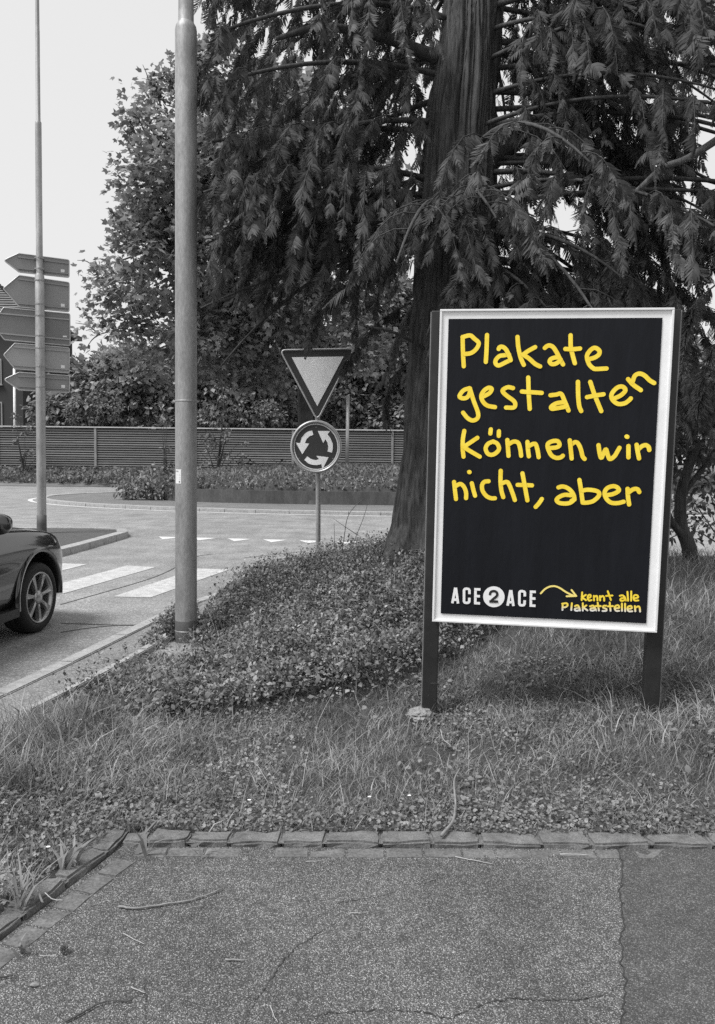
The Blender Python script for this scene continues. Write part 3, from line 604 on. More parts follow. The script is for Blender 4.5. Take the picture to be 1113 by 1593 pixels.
# ------------------------------------------------------------------ direction signs on a tall pole (seen from behind)
dpx, dpy = -6.64, 16.43
ds = thing('direction_sign_post', (dpx, dpy, .1), 'tall stepped steel pole on the traffic island carrying arrow signs', 'pole')
def dl(z): return np.array([dpx+.0062*z, dpy])
def stepped(prof, n=20):
    V = []; a = np.linspace(0, 2*np.pi, n, endpoint=False)
    for r_, z in prof: c = dl(z); V.append(np.stack([c[0]+r_*np.cos(a), c[1]+r_*np.sin(a), np.full(n, z)], 1))
    return np.concatenate(V), np.array([[i*n+j, i*n+(j+1) % n, (i+1)*n+(j+1) % n, (i+1)*n+j] for i in range(len(prof)-1) for j in range(n)])
V, F = stepped([(.094, .48), (.094, 3.0), (.092, 5.42), (.07, 5.46), (.066, 5.47), (.062, 8.45), (.062, 8.5), (.044, 8.53), (.042, 10.3), (.04, 10.31), (.034, 12.4)]); mk('shaft', V, F, M_GALV, ds, True)
V, F = stepped([(.1, .08), (.099, .3), (.0985, .48), (.094, .482)]); mk('painted_foot', V, F, M_BAND, ds, True)
sy = R(23); se = np.array([math.cos(sy), math.sin(sy), 0]); sn = np.array([-math.sin(sy), math.cos(sy), 0]); SP0 = np.array([-6.6583, 16.5487, 0])
def sf(u, v, d): return SP0+se*u+sn*d+np.array([0, 0, v])
signs = [([(-.671,5.70),(-.385,5.869),(.585,5.842),(.578,5.481),(-.387,5.493)], M_SIGNBACK, 'topmost slim arrow sign seen from behind, just above a taller one', .06),
 ([(-.689,5.13),(-.388,5.425),(.58,5.375),(.57,4.767),(-.389,4.781)], M_SIGNBACK, 'tall grey arrow sign seen from behind, second from the top of the pole', .06),
 ([(-.917,4.40),(-.687,4.746),(.585,4.726),(.583,4.061),(-.68,4.095)], M_SIGNBACKD, 'longest darkest arrow sign seen from behind, in the middle of the pole', .11),
 ([(-.702,3.786),(-.489,4.036),(.564,4.011),(.558,3.485),(-.497,3.514)], M_SIGNBACKL, 'palest arrow sign seen from behind, second from the bottom of the pole', .06),
 ([(-.707,3.285),(-.419,3.442),(.566,3.427),(.558,3.071),(-.424,3.085)], M_SIGNBACK, 'lowest slim arrow sign seen from behind on the pole', .06)]
for poly, mt, lab, rin in signs:
    c = np.mean(poly, 0); base = sf(0, min(v for u, v in poly), .02)
    sg = thing('direction_sign', base, lab, 'direction sign', 'arrow direction signs on the tall pole')
    RP = rounded(poly, .035, 4); MB().prism(inset(RP, .006), .012, .02, sf).build('panel', mt, sg)
    V, F = rimtube(RP, sf, .012, .013, 6); mk('rim', V, F, M_RIM, sg, True)
    vt = max(v for u, v in poly); vb = min(v for u, v in poly); ul, ur = poly[1][0]-(.12 if rin > .1 else .02), poly[2][0]-.012
    for sgn, v1 in ((-1, poly[1][1]), (1, poly[4][1])):
        v2 = poly[2][1] if sgn == -1 else poly[3][1]
        r1 = [(ul, v1+sgn*rin), (ur, v2+sgn*rin), (ur, v2+sgn*(rin+.028)), (ul, v1+sgn*(rin+.028))]
        MB().prism(r1, -.012, .0115, sf).build('rail', M_SIGNBACKL if rin > .1 else mt, sg)
        b = MB().prism([(-.1, (v1+v2)/2+sgn*(rin+.002)), (.1, (v1+v2)/2+sgn*(rin+.002)), (.1, (v1+v2)/2+sgn*(rin+.026)), (-.1, (v1+v2)/2+sgn*(rin+.026))], -.06, -.0125, sf); b.build('bracket', M_GALVD, sg)
        zc_ = (v1+v2)/2+sgn*(rin+.014); q = dl(zc_); b = MB().lathe([(.0945, -.014), (.098, -.013), (.098, .013), (.0945, .014)], (q[0], q[1], zc_), n=18); b.build('band_clamp', M_GALVD, sg)
        MB().tube([(q[0]+.01, q[1]-.097, zc_), (q[0]+.01, q[1]-.115, zc_)], .012, 6).build('bolt', M_RIM, sg)
    uu, vv = poly[3][0]-.16, poly[3][1]+.07
    if rin < .1: MB().prism([(uu, vv), (uu+.075, vv), (uu+.075, vv+.085), (uu, vv+.085)], .009, .0115, sf).build('inspection_sticker', M_STICK, sg)
    else: MB().prism([(uu+.02, vv+.1), (uu+.1, vv+.1), (uu+.1, vv+.13), (uu+.02, vv+.13)], .009, .0115, sf).build('inspection_sticker', M_STICK, sg)

# ------------------------------------------------------------------ fence, slim posts, house
FY = 53.0; fz0, fz1 = 1.05, 3.82
fence = thing('slat_fence', (-10, FY, 1.0), 'long fence of thin horizontal slats with a pale top rail behind the roundabout', 'fence')
fposts = [-31.0, -24.3, -17.7, -11.0, -4.4, 2.3, 9.0, 15.7]
slat_me = None; nsl = 17
for i in range(len(fposts)-1):
    for j in range(nsl):
        z = fz0+(j+.5)*(fz1-fz0-.1)/nsl; x0, x1 = fposts[i]+.08, fposts[i+1]-.08
        if slat_me is None:
            o = MB().box((0, 0, 0), (x1-x0, .03, .085)).build('slat', M_FENCE); slat_me = o.data; o.parent = fence
        else:
            o = bpy.data.objects.new('slat', slat_me); COL.objects.link(o); o.parent = fence
        o.location = Vector(((x0+x1)/2+random.uniform(-.006, .006), FY, z+random.uniform(-.004, .004)))-fence.location
        o.rotation_euler = (random.uniform(-.12, .12), random.uniform(-.0006, .0006), 0)
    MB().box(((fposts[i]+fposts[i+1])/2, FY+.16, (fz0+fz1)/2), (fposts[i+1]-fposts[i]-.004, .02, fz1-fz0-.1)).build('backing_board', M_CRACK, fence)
for x in fposts: MB().box((x, FY-.005, (fz0+fz1)/2-.2), (.15, .15, fz1-fz0+.5)).build('post', M_FENCED, fence)
for i in range(len(fposts)-1): MB().box(((fposts[i]+fposts[i+1])/2, FY-.02, fz1+.03), (fposts[i+1]-fposts[i]-.01, .2, .075)).build('top_rail', M_FTOP, fence)
q0, q1 = at(540, 724, 33.5), at(541.5, 616, 33.5)
pp = thing('marker_post', (q0[0], q0[1], float(bedz(q0[0], q0[1]))), 'slim pale post standing on the roundabout bed right of the give way sign', 'post')
MB().tube([q0-[0, 0, .5], q1], [.075, .07], 12).build('shaft', M_RIM, pp, True); MB().lathe([(.07, 0), (.05, .02), (0, .03)], q1, n=12).build('cap', M_GALVD, pp, True)
q0, q1 = at(23, 668, 55.), at(22, 574, 55.)
pp = thing('flag_pole', (q0[0], q0[1], 1.2), 'thin white pole behind the fence below the direction signs', 'pole')
MB().tube([(q0[0], q0[1], 1.1), q1], [.1, .08], 10).build('shaft', M_SWHITE, pp, True); MB().lathe([(.08, 0), (.06, .05), (0, .07)], q1, n=10).build('cap', M_SWHITE, pp, True)
# dark house behind the fence
hx0, hx1, hy0, hy1 = -40.0, -26.8, 63.0, 74.0; ez = at(0, 490, 63.)[2]
house = thing('house', ((hx0+hx1)/2, hy0, 1.2), 'dark house with a tiled hip roof behind the fence at the left edge', 'house')
MB().box(((hx0+hx1)/2, (hy0+hy1)/2, (1+ez)/2), (hx1-hx0, hy1-hy0, ez-1)).build('wall', M_HOUSE, house)
ov_ = .7; A0 = np.array([hx0-ov_, hy0-ov_, ez]); B0 = np.array([hx1+ov_, hy0-ov_, ez]); C0 = np.array([hx1+ov_, hy1+ov_, ez]); D0 = np.array([hx0-ov_, hy1+ov_, ez])
rz_ = ez+4.2; RA = np.array([hx0+5, (hy0+hy1)/2, rz_]); RB = np.array([hx1-5.2, (hy0+hy1)/2, rz_])
roof = mk('roof', [A0, B0, C0, D0, RA, RB, A0-[0, 0, .25], B0-[0, 0, .25], C0-[0, 0, .25], D0-[0, 0, .25]], [[0, 1, 5, 4], [1, 2, 5], [2, 3, 4, 5], [3, 0, 4], [0, 6, 7, 1], [1, 7, 8, 2], [2, 8, 9, 3], [3, 9, 6, 0], [6, 9, 8, 7]], M_ROOF, house)
nc = 16
for face in ((A0, B0, RB, RA), (B0, C0, RB, RB)):
    for j in range(nc):
        t0, t1 = j/nc, (j+.92)/nc; a, b_2 = face[0]+(face[3]-face[0])*t0, face[1]+(face[2]-face[1])*t0; c2, d2 = face[1]+(face[2]-face[1])*t1, face[0]+(face[3]-face[0])*t1
        nrm = np.cross(face[1]-face[0], face[2]-face[0]); nrm /= np.linalg.norm(nrm)
        mk('tile_course', [a+nrm*.12, b_2+nrm*.12, c2+nrm*.03, d2+nrm*.03, a+nrm*.01, b_2+nrm*.01], [[0, 1, 2, 3], [4, 5, 1, 0]], M_ROOF, roof)
for (x, z) in ((-29.2, 5.2), (-29.2, 8.6), (-33.5, 5.2), (-33.5, 8.6)):
    wn = MB().box((x, hy0-.03, z), (1.5, .1, 2.0)).build('window', M_WINF, house); MB().box((x, hy0-.06, z), (1.3, .08, 1.8)).build('pane', M_GLASS, wn); MB().box((x, hy0-.12, z-1.06), (1.7, .2, .08)).build('sill', M_WINF, wn)

# ------------------------------------------------------------------ car (front axle at local origin, x forward, y left)
CY = R(90-4.5); cfx = np.array([math.cos(CY), math.sin(CY), 0]); cly = np.array([-math.sin(CY), math.cos(CY), 0])
WHR = .335; trackhalf = .80
wc = at(62, 931, 7.42)                                     # outer hub of the right front wheel
C0_ = np.array([wc[0], wc[1], 0])+cly*(trackhalf+.105); C0_[2] = 0
def cl(x, y, z): return C0_+cfx*x+cly*y+np.array([0, 0, z])
car = thing('car', cl(-1.4, 0, 0), 'glossy black car with silver alloy wheels driving out at the left edge', 'car')
# stations: x, half width at waist, sill z, waist z, shoulder z, half width of roof line, top z at centre line
ST = [(.79,.40,.32,.54,.63,.28,.65),(.77,.62,.24,.57,.69,.46,.72),(.69,.80,.21,.61,.76,.60,.80),(.56,.885,.20,.66,.84,.68,.89),(.40,.92,.20,.71,.905,.73,.965),(.17,.93,.21,.75,.95,.75,1.01),(-.15,.92,.24,.77,.975,.77,1.035),(-.45,.915,.26,.77,.985,.78,1.05),(-.75,.91,.26,.75,.99,.78,1.06),
 (-.98,.91,.26,.74,.98,.79,1.08),(-1.25,.91,.26,.74,.985,.72,1.30),(-1.55,.91,.26,.74,.99,.665,1.47),(-1.9,.91,.26,.74,.995,.645,1.545),(-2.4,.91,.26,.74,1.0,.64,1.56),(-2.9,.915,.26,.75,1.01,.64,1.545),(-3.25,.915,.28,.75,1.015,.625,1.50),(-3.5,.89,.32,.75,1.01,.6,1.38),(-3.68,.84,.36,.74,.99,.55,1.12),(-3.76,.74,.42,.7,.93,.45,.96)]
def section(s):
    x, wv, z0, zw, zs, wr, zt = s; P = []
    half = [(0, z0+.02), (wv*.8, z0), (wv*.965, z0+.05), (wv*.985, z0+(zw-z0)*.5), (wv, zw), (wv*.985, zw+(zs-zw)*.5), (wv*.945, zs)]
    g0 = (wv*.945, zs); g1 = (wr, zt-.055)
    half += [(g0[0]+(g1[0]-g0[0])*t_, g0[1]+(g1[1]-g0[1])*t_**.85) for t_ in (.08, .5, .92, 1.0)] if zt-zs > .16 else [(g0[0]+(g1[0]-g0[0])*t_, g0[1]+(zt-.03-g0[1])*math.sin(t_*1.57)) for t_ in (.2, .5, .8, 1.0)]
    half += [(wr*.75, zt-.018 if zt-zs > .16 else zt-.016), (wr*.35, zt-.004), (0, zt)]
    full = half+[(-y, z) for y, z in half[-2:0:-1]]
    return [(x, y, z) for y, z in full], len(half)
secs = [section(s) for s in ST]; nh = secs[0][1]; nr = len(secs[0][0]); VV = [cl(*p_) for s in secs for p_ in s[0]]
bodyF = []; glassF = {'windscreen': [], 'side_window_right': [], 'side_window_left': [], 'rear_window': []}
for i in range(len(ST)-1):
    for j in range(nr):
        f_ = [i*nr+j, i*nr+(j+1) % nr, (i+1)*nr+(j+1) % nr, (i+1)*nr+j]
        jm = j if j < nh-1 else nr-1-j
        if 9 <= i <= 10 and jm >= 10: glassF['windscreen'].append(f_)
        elif 10 <= i <= 14 and jm in (7, 8): glassF['side_window_left' if j < nh-1 else 'side_window_right'].append(f_)
        elif 15 <= i <= 16 and jm >= 10: glassF['rear_window'].append(f_)
        else: bodyF.append(f_)
bodyF += [list(range(nr)), [(len(ST)-1)*nr+j for j in range(nr)][::-1]]
bme = mk('body', VV, bodyF, M_PAINTCAR, car)
bm = bmesh.new(); bm.from_mesh(bme.data); bmesh.ops.recalc_face_normals(bm, faces=bm.faces); bm.to_mesh(bme.data); bm.free()
body_sub = bme
for kname, fs in glassF.items():
    used = sorted({i for f_ in fs for i in f_}); mp_ = {v: i for i, v in enumerate(used)}
    g = mk('windscreen' if kname == 'windscreen' else 'window', [VV[i] for i in used], [[mp_[i] for i in f_] for f_ in fs], M_GLASS, car)
md = bme.modifiers.new('s', 'SUBSURF'); md.levels = 2; md.render_levels = 2
# wheel arches cut out of the subdivided body
def cutter(xc):
    b = MB(); V = []; n = 40
    for yy in (-1.2, -.56): V += [cl(xc+.405*math.cos(a), yy, .36+.415*math.sin(a)) for a in np.linspace(0, 2*np.pi, n, endpoint=False)]
    for yy in (.56, 1.2): V += [cl(xc+.405*math.cos(a), yy, .36+.415*math.sin(a)) for a in np.linspace(0, 2*np.pi, n, endpoint=False)]
    F = []
    for o_ in (0, 2*n): F += [[o_+i, o_+(i+1) % n, o_+n+(i+1) % n, o_+n+i] for i in range(n)]+[list(range(o_, o_+n))[::-1], list(range(o_+n, o_+2*n))]
    c = mk('cut', V, F, M_PLAST); bm = bmesh.new(); bm.from_mesh(c.data); bmesh.ops.recalc_face_normals(bm, faces=bm.faces); bm.to_mesh(c.data); bm.free(); return c
cuts = [cutter(0), cutter(-2.8)]
md = bme.modifiers.new('solid', 'SOLIDIFY'); md.thickness = .012; md.offset = -1
for c in cuts:
    md = bme.modifiers.new('b', 'BOOLEAN'); md.object = c; md.operation = 'DIFFERENCE'; md.solver = 'EXACT'
dg = bpy.context.evaluated_depsgraph_get(); dg.update()
nm = bpy.data.meshes.new_from_object(bme.evaluated_get(dg)); bme.modifiers.clear(); bme.data = nm
for c in cuts: bpy.data.objects.remove(c)
autosmooth(bme, 35)
for xc in (0, -2.8):
    for s in (-1, 1):
        # fender flare
        V = []; n = 30; aa = np.linspace(-.12, math.pi+.2, n)
        for a in aa:
            for (r_, yy) in ((.398, .80), (.398, .918), (.41, .93), (.435, .93), (.452, .905)): V.append(cl(xc+r_*math.cos(a), s*yy, .36+(r_+.01)*math.sin(a)))
        fl = mk('wheel_arch', V, [[i*5+j, i*5+j+1, (i+1)*5+j+1, (i+1)*5+j] for i in range(n-1) for j in range(4)], M_PAINTCAR, car, True)
        # inner liner
        V = []
        for a in aa:
            for yy in (.50, .89): V.append(cl(xc+.41*math.cos(a), s*yy, .36+.42*math.sin(a)))
        mk('wheel_liner', V, [[2*i, 2*i+1, 2*i+3, 2*i+2] for i in range(n-1)], M_TYRE, car, True)
        st_ = R(-2) if xc == 0 else 0.0
        wx = cfx*math.cos(st_)+cly*math.sin(st_); wy = -cfx*math.sin(st_)+cly*math.cos(st_); wcx = cl(xc, s*trackhalf, WHR)
        def wl(r_, a, y): return wcx+wx*(r_*math.cos(a))+np.array([0, 0, r_*math.sin(a)])+wy*(y*s)
        def wlathe(prof, n=48): 
            V = [wl(r_, a, y) for r_, y in prof for a in np.linspace(0, 2*np.pi, n, endpoint=False)]
            return V, [[i*n+j, i*n+(j+1) % n, (i+1)*n+(j+1) % n, (i+1)*n+j] for i in range(len(prof)-1) for j in range(n)]
        prof = [(.235, -.11), (.30, -.125), (.326, -.11), (.334, -.085), (.335, -.05), (.330, -.047), (.330, -.042), (.335, -.04), (.335, 0), (.330, .003), (.330, .008), (.335, .01), (.334, .07), (.330, .09), (.318, .108), (.29, .12), (.262, .118), (.25, .108), (.243, .10)]
        V, F = wlathe(prof); wh = thing('wheel', (0, 0, 0), None, None); 
        wh.parent = car; wh.location = Vector(wcx)-car.location
        mk('tyre', V, F, M_TYRE, wh, True)
        V, F = wlathe([(.245, .10), (.246, .112), (.238, .115), (.226, .108), (.222, .06), (.215, -.09)]); mk('rim', V, F, M_ALLOY, wh, True)
        V, F = wlathe([(.2, -.02), (.0, -.02)], 24); mk('brake_disc', V, F, M_PLAST, wh)
        sp_ = MB(); ns = 7
        for q in range(ns):
            a = 2*math.pi*q/ns+.25
            for (da0, da1, y0) in ((-.155, -.105, .098), (.105, .155, .098)): pass
            pts = [(.05, -.35, .092), (.05, .35, .092), (.15, .115, .104), (.228, .115, .108), (.228, -.115, .108), (.15, -.115, .104)]
            Vt = [wl(r_, a+da, y) for r_, da, y in pts]+[wl(r_, a+da*1.15, y-.035) for r_, da, y in pts]+[wl(.10, a, .108), wl(.2, a, .100)]
            sp_.add(Vt, [[0, 1, 12], [1, 2, 12], [2, 13, 12], [2, 3, 13], [3, 4, 13], [4, 5, 13], [5, 12, 13], [5, 0, 12]]+[[i, 6+i, 6+(i+1) % 6, (i+1) % 6] for i in range(6)])
        mk('spokes', np.concatenate(sp_.V), sp_.F, M_ALLOY, wh)
        V, F = wlathe([(.068, .085), (.066, .1), (.05, .106), (.035, .112), (0, .114)], 20); mk('hub_cap', V, F, M_ALLOY, wh, True)
for s in (-1, 1):
    # mirror
    bm = bmesh.new(); bmesh.ops.create_icosphere(bm, subdivisions=3, radius=1); V = np.array([v.co[:] for v in bm.verts]); F = [[v.index for v in f.verts] for f in bm.faces]; bm.free()
    V[:, 0] = np.where(V[:, 0] < 0, V[:, 0]*.35, V[:, 0]); V = np.sign(V)*np.abs(V)**.8
    mi = mk('mirror', [cl(-.96+.12*x, s*(1.02+.125*y), 1.11+.09*z) for x, y, z in V], F, M_PAINTCAR, car, True)
    MB().prism([(-1.06, .985), (-.9, .985), (-.92, 1.045), (-1.04, 1.045)], s*.86, s*.97, lambda u, v, d: cl(u, d, v)).build('mirror_foot', M_PLAST, mi)
    # headlamp
    V = np.array([v for v in V]); hl = mk('headlamp', [cl(.50+.15*x, s*(.72+.07*y-.12*x), .745+.075*z-.07*x) for x, y, z in V], F, M_LAMPGL, car, True)
    mk('door_handle', [cl(-1.95+.1*x, s*(.925+.02*y), .88+.018*z) for x, y, z in V], F, M_PAINTCAR, car, True)
    # tail lamp, door seam strips
    mk('tail_lamp', [cl(-3.55+.1*x, s*(.80+.06*y), .93+.1*z) for x, y, z in V], F, M_LAMPGL, car, True)
    for x in (-.80, -1.95, -3.0):
        MB().prism([(x-.004, .32), (x+.004, .32), (x+.02, .74), (x+.012, .74)], s*.896, s*.925, lambda u, v, d: cl(u, d, v)).build('door_seam', M_PLAST, car)
    MB().prism([(-.42, .23), (-2.38, .23), (-2.38, .31), (-.42, .31)], s*.80, s*.925, lambda u, v, d: cl(u, d, v)).build('sill_trim', M_PLAST, car)
MB().prism([(-.38, .30), (.38, .30), (.42, .5), (-.42, .5)], .78, .87, lambda u, v, d: cl(d, u, v)).build('grille', M_PLAST, car)
MB().box(cl(-1.4, 0, .22), (1.5, 1.5, .08)).build('underbody', M_PLAST, car)

# ------------------------------------------------------------------ foliage tools
def basis(d, up=None):
    d = d/np.linalg.norm(d, axis=1)[:, None]; h = np.tile([0, 0, 1.], (len(d), 1)) if up is None else up
    y = np.cross(h, d); nrm = np.linalg.norm(y, axis=1)[:, None]; y = np.where(nrm > 1e-6, y/np.maximum(nrm, 1e-6), [0, 1., 0]); z = np.cross(d, y)
    return np.stack([d, y, z], 2)         # columns
def scatter(T, F, P, B, S):
    """copies of template T (n,3) with bases B (N,3,3), scales S, at P"""
    T = np.asarray(T, float); V = np.einsum('nij,tj->nti', B, T)*np.reshape(S, (-1, 1, 1))+P[:, None, :]
    FF = (np.asarray(F)[None]+(np.arange(len(P))*len(T))[:, None, None]).reshape(-1, np.shape(F)[1])
    return V.reshape(-1, 3), FF
def joinVF(L):
    V = []; F = []; n = 0
    for v, f in L: V.append(v); F.append(f+n); n += len(v)
    return np.concatenate(V), np.concatenate(F)
def rdir(n, r=rng):
    v = r.normal(size=(n, 3)); return v/np.linalg.norm(v, axis=1)[:, None]
# leaf templates (x along the leaf, z is the leaf normal)
def star_leaf():
    a = [0, .35, .62, .95, 1.3, 1.75, 2.4, math.pi, -2.4, -1.75, -1.3, -.95, -.62, -.35]; r = [.62, .34, .56, .3, .5, .27, .42, .12, .42, .27, .5, .3, .56, .34]
    V = [(0, 0, 0)]+[(.12+r_*math.cos(q), r_*math.sin(q)*1.05, -.25*r_*r_) for q, r_ in zip(a, r)]
    return np.array(V), np.array([[0, i+1, (i+1) % 14+1] for i in range(14)])
def five_leaf():
    a = [0, .52, 1.15, 2.3, -2.3, -1.15, -.52]; r = [.64, .31, .58, .34, .34, .58, .31]
    V = [(0, 0, 0)]+[(.12+r_*math.cos(q), r_*math.sin(q), -.3*r_*r_) for q, r_ in zip(a, r)]
    return np.array(V), np.array([[0, i+1, (i+1) % 7+1] for i in range(7)])
def oval_leaf(w_=.32, fold=.12):
    V = [(0, 0, 0), (.35, w_, fold), (.35, 0, 0), (.35, -w_, fold), (.72, w_*.75, fold*.6-.06), (.72, 0, -.06), (.72, -w_*.75, fold*.6-.06), (1, 0, -.18)]
    return np.array(V), np.array([[0, 2, 1], [0, 3, 2], [1, 2, 5], [1, 5, 4], [2, 3, 6], [2, 6, 5], [4, 5, 7], [5, 6, 7]])
def round_leaf():
    a = np.linspace(-2.7, 2.7, 8); V = [(0, 0, -.05)]+[(.1+.5*math.cos(q), .5*math.sin(q), .06) for q in a]
    return np.array(V), np.array([[0, i+1, i+2] for i in range(7)])
def quad_leaf(w_=.3):
    return np.array([(0, 0, 0), (.5, w_, .05), (.5, -w_, .05), (1, 0, -.12)]), np.array([[0, 2, 1], [1, 2, 3]])
def blades(P, H, W, lean, curl, az, r=rng):
    """grass blades as 5-vertex strips"""
    n = len(P); d = np.stack([np.cos(az), np.sin(az), np.zeros(n)], 1); face = az+r.uniform(-1.2, 1.2, n)+np.pi/2; s = np.stack([np.cos(face), np.sin(face), np.zeros(n)], 1)
    up = np.array([0, 0, 1.]); V = np.empty((n, 5, 3)); ts = (0, .55)
    for k_, t_ in enumerate(ts):
        c = P+up*(H*t_*(1-.35*curl*t_))[:, None]+d*(H*(lean*t_+curl*t_*t_))[:, None]; ww = (W*(1-.45*t_))[:, None]*s
        V[:, 2*k_] = c-ww; V[:, 2*k_+1] = c+ww
    V[:, 4] = P+up*(H*(1-.4*curl))[:, None]+d*(H*(lean+curl))[:, None]
    F = np.array([[0, 1, 3], [0, 3, 2], [2, 3, 4]])
    return V.reshape(-1, 3), (F[None]+(np.arange(n)*5)[:, None, None]).reshape(-1, 3)
def limb(mb, P, r0_, r1_, n=8, k_=8):
    L = smoothline(np.asarray(P, float), k_); mb.tube(L, np.linspace(r0_, r1_, len(L)), n)

# ------------------------------------------------------------------ big conifer beside the billboard
TP = np.array([at(700, 875, 7.75), at(703, 760, 7.75), at(706, 620, 7.75), at(708, 480, 7.75), at(711, 330, 7.75), at(718, 160, 7.75), at(734, 0, 7.75)]); TP = np.concatenate([TP, TP[-1:]+[[.08, .1, 1.6]], TP[-1:]+[[.1, .2, 5.0]], TP[-1:]+[[.1, .2, 9.0]]])
con = thing('conifer_tree', (TP[0][0], TP[0][1], float(hz(TP[0][0], TP[0][1]))), 'tall conifer with ridged bark and drooping feathery sprays behind the poster board', 'tree')
TL = resample(smoothline(TP, 10), .03); TL = np.concatenate([TL[TL[:, 2] < 6.6], TL[TL[:, 2] >= 6.6][::20]]); hgt = TL[:, 2]-TL[0, 2]; nA = 250
th = np.linspace(0, 2*np.pi, nA, endpoint=False); Tz, Ta = np.meshgrid(hgt, th, indexing='ij')
rad = np.interp(hgt, [0, .15, .5, 1.2, 2.3, 3.6, 5.2, 7, 14], [.78, .67, .55, .46, .425, .36, .275, .22, .08])
flare = np.exp(-Tz/.7)
wob = Ta+.25*np.sin(Tz*.9+1)+.5*(fbm(np.stack([np.cos(Ta)*1.1, np.sin(Ta)*1.1, Tz*.45], -1), 1.0, 3)-.5)
rr_ = rad[:, None]*(1+(.05+.12*flare)*np.cos(5*wob+.6)+(.03+.05*flare)*np.cos(9*wob+2)-.07*np.exp(-((np.mod(wob-4.25+np.pi, 2*np.pi)-np.pi)/.16)**2))
rd = np.clip(1-np.abs(2*fbm(np.stack([np.cos(wob)*6.5, np.sin(wob)*6.5, Tz*.55], -1), 1.0, 2)-1)*5.5, 0, 1)
rd2 = np.clip(1-np.abs(2*vnoise(np.stack([np.cos(wob)*15, np.sin(wob)*15, Tz*1.3+30], -1))-1)*3.0, 0, 1)
rr_ = rr_+.02-.05*rd-.024*rd2
V = np.stack([TL[:, 0][:, None]+rr_*np.cos(Ta), TL[:, 1][:, None]+rr_*np.sin(Ta), np.repeat(TL[:, 2][:, None], nA, 1)-.12], -1).reshape(-1, 3)
K = len(TL); ii, jj = np.meshgrid(np.arange(K-1), np.arange(nA), indexing='ij')
F = np.stack([ii*nA+jj, ii*nA+(jj+1) % nA, (ii+1)*nA+(jj+1) % nA, (ii+1)*nA+jj], -1).reshape(-1, 4)
mk('trunk', V, F, M_BARK, con, True)
# spray template: feather of drooping fingers
def spray_template(seed, nl=11):
    r = np.random.default_rng(seed); V = []; F = []
    ax = lambda t_: np.array([t_, .05*math.sin(3*t_+seed), -.22*t_*t_])
    for i in range(nl):
        t_ = .06+.9*i/(nl-1); ln = .36*(math.sin(min(1, t_*1.25+.18)*math.pi)**.7+.25)*r.uniform(.8, 1.15)
        for s in (-1, 1):
            b = ax(t_+(.02 if s > 0 else 0)); a = R(40)*(1-.35*t_)*r.uniform(.85, 1.15); dr = r.uniform(.18, .55)
            d = np.array([math.cos(a), s*math.sin(a), -dr]); w_ = .036*r.uniform(.8, 1.25); sd_ = np.array([-s*math.sin(a), math.cos(a), 0])*w_; up_ = np.array([0, 0, .35*w_])
            m1 = b+d*ln*.5; tip = b+d*ln*1.05+np.array([0, 0, -.16*ln]); k_ = len(V)
            V += [b-sd_*.5, b+sd_*.5, m1-sd_-up_, m1+sd_+up_, tip]
            F += [[k_, k_+1, k_+3], [k_, k_+3, k_+2], [k_+2, k_+3, k_+4]]
    k_ = len(V); V += [np.array([0, .007, 0]), np.array([0, -.007, 0]), ax(.5)+[0, .006, 0], ax(.5)-[0, .006, 0], ax(1.02)]
    F += [[k_, k_+1, k_+3], [k_, k_+3, k_+2], [k_+2, k_+3, k_+4]]
    return np.array(V), np.array(F)
sprays = [spray_template(s_) for s_ in range(4)]
cr = np.random.default_rng(21)
def trunk_at(z): return np.array([np.interp(z, TL[:, 2], TL[:, 0]), np.interp(z, TL[:, 2], TL[:, 1]), z])
limbs = MB(); SPp = []; SPd = []; SPs = []
